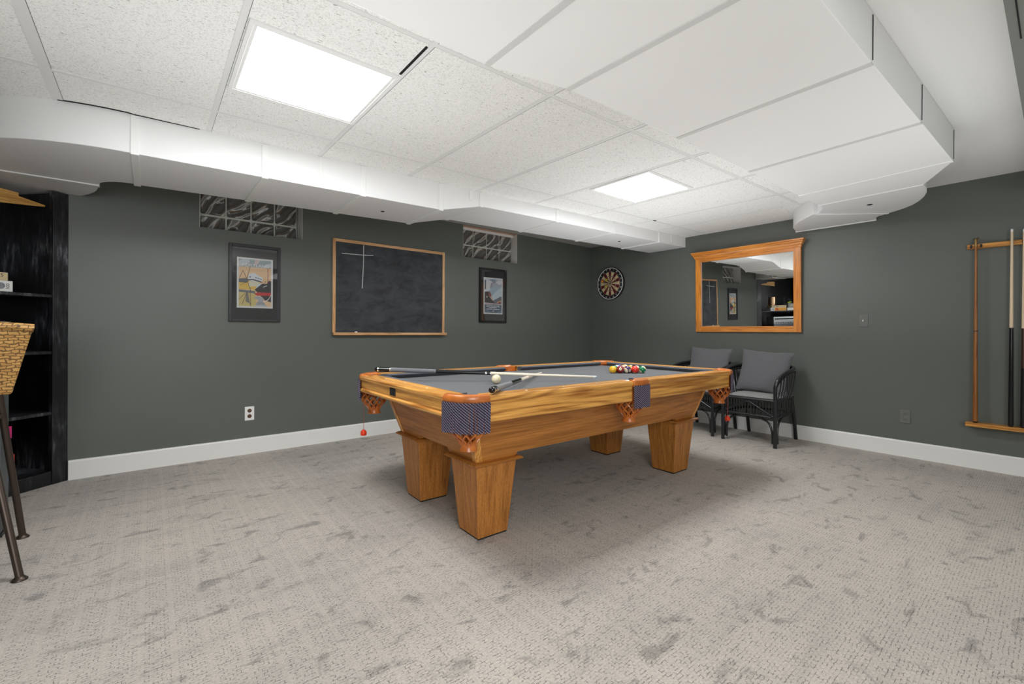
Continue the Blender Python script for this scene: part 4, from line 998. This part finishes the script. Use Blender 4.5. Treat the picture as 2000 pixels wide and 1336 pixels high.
# front faces are local +y
FR = Matrix.Rotation(PI, 4, 'Z') @ Matrix.Rotation(PI / 2, 4, 'X')
def front_text(b, s_, size, x, z, hd, rot=0): b.text(s_, size, Matrix.Translation((x, hd + .0006, z)) @ FR @ Matrix.Rotation(rot, 4, 'Z'))
t, b, hw, hd, h = sbox('puzzle_box', 'white and orange jigsaw box on the shelf, under the beige one', 'puzzle box', .292, .625, 1.2835, 1.351, .02, .25, None)
b.build('carton', mat('white_carton', (.80, .79, .77), .5), t, bevel=.002)
b = MB(); y = hd + .0004; b.poly((-hw + .085, y, .002), (hw, y, .002), (hw, y, h - .002), (-hw + .085, y, h - .002)); b.m = 1; b.poly((-hw + .13, y + .0002, .004), (-hw + .18, y + .0002, .02), (-hw + .15, y + .0002, h - .01), (-hw + .10, y + .0002, h - .01)); b.m = 2; b.lathe([(.0001, 0), (.020, 0)], (0, 0, 0), 20); 
b.b.verts.ensure_lookup_table()
bmesh.ops.transform(b.b, matrix=Matrix.Translation((-hw + .058, y + .0003, h * .52)) @ FR, verts=b.b.verts[-40:] if len(b.b.verts) > 40 else [])
b.m = 3; front_text(b, '500', .024, -hw + .025, h * .5, hd, PI / 2)
b.build('printed_front', [flat('orange_print', (.80, .36, .04)), flat('red_print', (.6, .09, .03)), flat('grey_disc', (.42, .45, .48)), M_BLK], t, recalc=False)
t, b, hw, hd, h = sbox('puzzle_box', 'beige jigsaw box marked 625 on top of the white and orange one', 'puzzle box', .316, .63, 1.3515, 1.402, .02, .25, None)
b.build('carton', mat('beige_carton', (.62, .50, .30), .6), t, bevel=.002)
b = MB(); front_text(b, '625', .030, -hw + .045, h * .62, hd); b.m = 1; b.poly((-hw + .09, hd + .0004, .012), (-hw + .15, hd + .0004, .012), (-hw + .14, hd + .0004, h - .012), (-hw + .10, hd + .0004, h - .012)); b.build('printed_front', [M_BLK, flat('print_grey', (.30, .27, .22))], t, recalc=False)
t, b, hw, hd, h = sbox('game_box', 'white game box at the left of the jigsaw boxes, seen in the mirror', 'game box', .65, .92, 1.2835, 1.345, .02, .24, None)
b.build('carton', mat('white_carton2', (.75, .73, .68), .5), t, bevel=.002)
t, b, hw, hd, h = sbox('game_box', 'small grey box on the white game box, seen in the mirror', 'game box', .68, .86, 1.3455, 1.44, .04, .2, None)
b.build('carton', mat('grey_carton', (.25, .24, .25), .5), t, bevel=.002); b = MB(); b.poly((-.05, hd + .0004, .025), (.05, hd + .0004, .025), (.05, hd + .0004, h - .025), (-.05, hd + .0004, h - .025)); b.build('printed_front', flat('tan_print', (.45, .40, .30)), t, recalc=False)
t, b, hw, hd, h = sbox('toy_frog', 'yellow green toy on the small grey box, seen in the mirror', 'toy', .68, .80, 1.4405, 1.49, .06, .16, None)
b.b.free(); b = MB(); b.sphere((0, 0, .022), .022, 14, 10); b.sphere((.028, .01, .03), .016, 12, 8); b.sphere((-.03, 0, .016), .016, 12, 8); b.build('body', mat('lime_plastic', (.42, .55, .05), .4), t, smooth=True)
t, b, hw, hd, h = sbox('copper_canister', 'round copper canister standing behind the jigsaw boxes, seen in the mirror', 'canister', .42, .59, 1.2835, 1.60, .30, .47, None)
b.b.free(); b = MB(); b.lathe([(.058, 0), (.058, .085), (.080, .090), (.080, .312), (.072, .317), (.0001, .317)], (0, 0, 0), 28); b.build('cylinder', mat('hammered_copper', (.62, .40, .25), .28, .9, bump=(90, .3, .004)), t, smooth=True)
t, b, hw, hd, h = sbox('stereo_receiver', 'silver stereo receiver on the middle shelf', 'stereo', .362, .80, .988, 1.150, .03, .36, None)
b.build('case', mat('silver_case', (.48, .50, .52), .35, .6), t, bevel=.003)
b = MB(); b.poly((-hw + .02, hd + .0006, h * .62), (hw - .02, hd + .0006, h * .62), (hw - .02, hd + .0006, h * .78), (-hw + .02, hd + .0006, h * .78)); b.build('display', M_GBLK, t, recalc=False)
for i in range(7):
    b = MB(); b.lathe([(.008, 0), (.008, .012), (.0001, .012)], (0, 0, 0), 12); b.b.transform(Matrix.Translation((-hw + .05 + i * .05, hd, .03)) @ Matrix.Rotation(-PI / 2, 4, 'X')); b.build('knob', M_GBLK, t)
t, b, hw, hd, h = sbox('stereo_deck', 'grey disc player under the silver stereo receiver', 'stereo', .372, .80, .9025, .9875, .04, .35, None)
b.b.free(); b = MB(); b.box(-hw, hw, -hd, hd, 0, h); b.build('case', mat('grey_case', (.28, .31, .34), .4, .5), t, bevel=.002)
# game boxes on the bottom shelf
zz = .0905
for lab, hgt, c1, c2, e0 in (('blue board game box at the bottom of the lowest shelf pile', .06, (.05, .12, .30), (.6, .5, .4), .285), ('brown and white game box second from the bottom of the lowest shelf pile', .055, (.35, .22, .14), (.7, .7, .68), .29), ('red game box above the brown one on the lowest shelf', .05, (.62, .06, .03), (.3, .1, .05), .272), ('pale blue game box under the tan one on the lowest shelf', .06, (.25, .38, .50), (.7, .7, .7), .30), ('tan game box under the pink one on the lowest shelf', .045, (.48, .40, .26), (.2, .2, .2), .297), ('pink and turquoise game box on top of the lowest shelf pile', .075, (.75, .03, .22), (.03, .45, .60), .287)):
    t, b, hw, hd, h = sbox('game_box', lab, 'game box', e0, e0 + .33, zz, zz + hgt - .0005, .03, .28, None)
    b.build('carton', flat('carton_%d' % int(c1[0] * 999 + c1[2] * 99), c1, .45), t, bevel=.002)
    b = MB(); b.poly((-hw + .020, hd + .0005, .004), (hw - .05, hd + .0005, .004), (hw - .05, hd + .0005, h - .004), (-hw + .035, hd + .0005, h - .004)); b.build('printed_front', flat('print_%d' % int(c2[0] * 999 + c2[2] * 99), c2), t, recalc=False); zz += hgt

# ------------------------------------------------------------------ bar end and stool at the left edge
bar = thing('bar_counter', 'grey bar counter whose end shows at the left edge', 'counter', (-5.97, -.86, 0))
b = MB(); b.box(-.36, .372, -.13, .03, 0, 1.055); b.build('panel', mat('grey_green_panel', (.075, .085, .085), .5), bar, bevel=.003)
b = MB(); b.box(-.36, .380, -.15, .03, 1.055, 1.09); b.build('worktop', mat('dark_top', (.05, .055, .06), .3), bar, bevel=.004)
b = MB(); b.box(-.36, .378, -.137, .03, .0, .02); b.build('plinth', M_BLK, bar)
st = thing('bar_stool', 'woven wicker bar stool with bronze metal legs at the left edge', 'bar stool', (-5.76, -1.30, 0))
def sl(p): return Vector(p) - Vector((-5.76, -1.30, 0))
legs = [((-5.436, -1.614, 0), (-5.585, -1.415, .735)), ((-5.511, -1.064, 0), (-5.583, -1.115, .735)), ((-6.08, -1.614, 0), (-5.93, -1.415, .735)), ((-6.01, -1.064, 0), (-5.935, -1.115, .735))]
for lo, hi in legs:
    b = MB(); b.tube([sl(lo) + Vector((0, 0, .012)), sl(hi)], [.0135, .0145], 12); lg = b.build('leg', M_LEG, st, smooth=True)
    b = MB(); b.lathe([(.026, 0), (.026, .004), (.018, .012), (.013, .018)], sl(lo), 16); b.build('foot_glide', M_LEG, lg, smooth=True)
b = MB()
mid = [sl(Vector(lo).lerp(Vector(hi), .86)) for lo, hi in (legs[0], legs[1], legs[3], legs[2])]
for p, q in zip(mid, mid[1:] + mid[:1]): b.tube([p, q], .009, 8)
b.build('footrest', M_LEG, st, smooth=True)
b = MB(); b.box(-.19, .17, -.14, .22, .74, .785); b.build('seat', M_WICKER, st, bevel=.02, seg=3)
b = MB(); n = 10; front, back = [], []
for j in range(9):
    t_ = j / 8; z = .760 + (1.066 - .760) * t_; w_ = .266 + .078 * t_; yy = -.155 - .075 * t_
    for i in range(n + 1):
        s_ = i / n * 2 - 1; cr = .045 * s_ * s_; top = -.012 * s_ ** 4 if j == 8 else 0
        front.append((s_ * w_, yy + cr - .014, z + top)); back.append((s_ * w_, yy + cr + .014, z + top))
vf = [b.b.verts.new(p) for p in front]; vb = [b.b.verts.new(p) for p in back]; I = lambda i, j: j * (n + 1) + i
for j in range(8):
    for i in range(n):
        b._f([vf[I(i, j)], vf[I(i + 1, j)], vf[I(i + 1, j + 1)], vf[I(i, j + 1)]]); b._f([vb[I(i, j)], vb[I(i + 1, j)], vb[I(i + 1, j + 1)], vb[I(i, j + 1)]])
for j in range(8):
    for i in (0, n): b._f([vf[I(i, j)], vf[I(i, j + 1)], vb[I(i, j + 1)], vb[I(i, j)]])
for i in range(n):
    for j in (0, 8): b._f([vf[I(i, j)], vf[I(i + 1, j)], vb[I(i + 1, j)], vb[I(i, j)]])
b.build('backrest', M_WICKER, st, bevel=.008, smooth=True)
b = MB(); rim = [Vector(front[I(i, 8)]) + Vector((0, .014, .0)) for i in range(n + 1)]; side = [Vector(front[I(n, j)]) + Vector((0, .014, 0)) for j in range(9)]
b.tube(rim, .018, 10); b.build('rim_wrap', M_WICKER, st, smooth=True)

# ------------------------------------------------------------------ light
def area(name, loc, size, power, direction, sy=None, col=(.96, .985, 1.)):
    l = bpy.data.lights.new(name, 'AREA'); l.energy = power; l.size = size; l.color = col
    if sy: l.shape = 'RECTANGLE'; l.size_y = sy
    o = bpy.data.objects.new(name, l); COL.objects.link(o); o.location = loc
    o.rotation_euler = Vector(direction).to_track_quat('-Z', 'Y').to_euler(); return o
# added overhead fill behind the camera, without any fixtures
area('added_overhead_fill', (-5.2, -5.9, 2.22), 1.2, 38, (0, 0, -1)); area('added_overhead_fill_right', (-2.4, -6.4, 2.22), 1.2, 5, (0, 0, -1))
# added fill lights: one from behind the camera, the others unseen, brightening the ceiling
area('added_front_fill', (-5.9, -5.9, 1.55), 2.0, 70, (.44, .89, -.06), 1.2)
for i, (x, y, z, p) in enumerate(((-4.6, -2.5, 1.15, 12), (-1.6, -2.0, 1.0, 18), (-4.4, -5.3, 1.1, 8), (-2.0, -4.25, .9, 11))):
    area('added_ceiling_fill', (x, y, z), 1.7, p, (0, 0, 1))
W = bpy.data.worlds.new('world'); SC.world = W; W.use_nodes = True
W.node_tree.nodes['Background'].inputs[0].default_value = (.8, .9, 1, 1); W.node_tree.nodes['Background'].inputs[1].default_value = .3
SC.view_settings.view_transform = 'Standard'; SC.view_settings.look = 'None'; SC.view_settings.gamma = 1; SC.view_settings.use_curve_mapping = False
SC.view_settings.exposure = 0.
SC.cycles.max_bounces = 10; SC.cycles.diffuse_bounces = 6; SC.cycles.caustics_reflective = False; SC.cycles.caustics_refractive = False
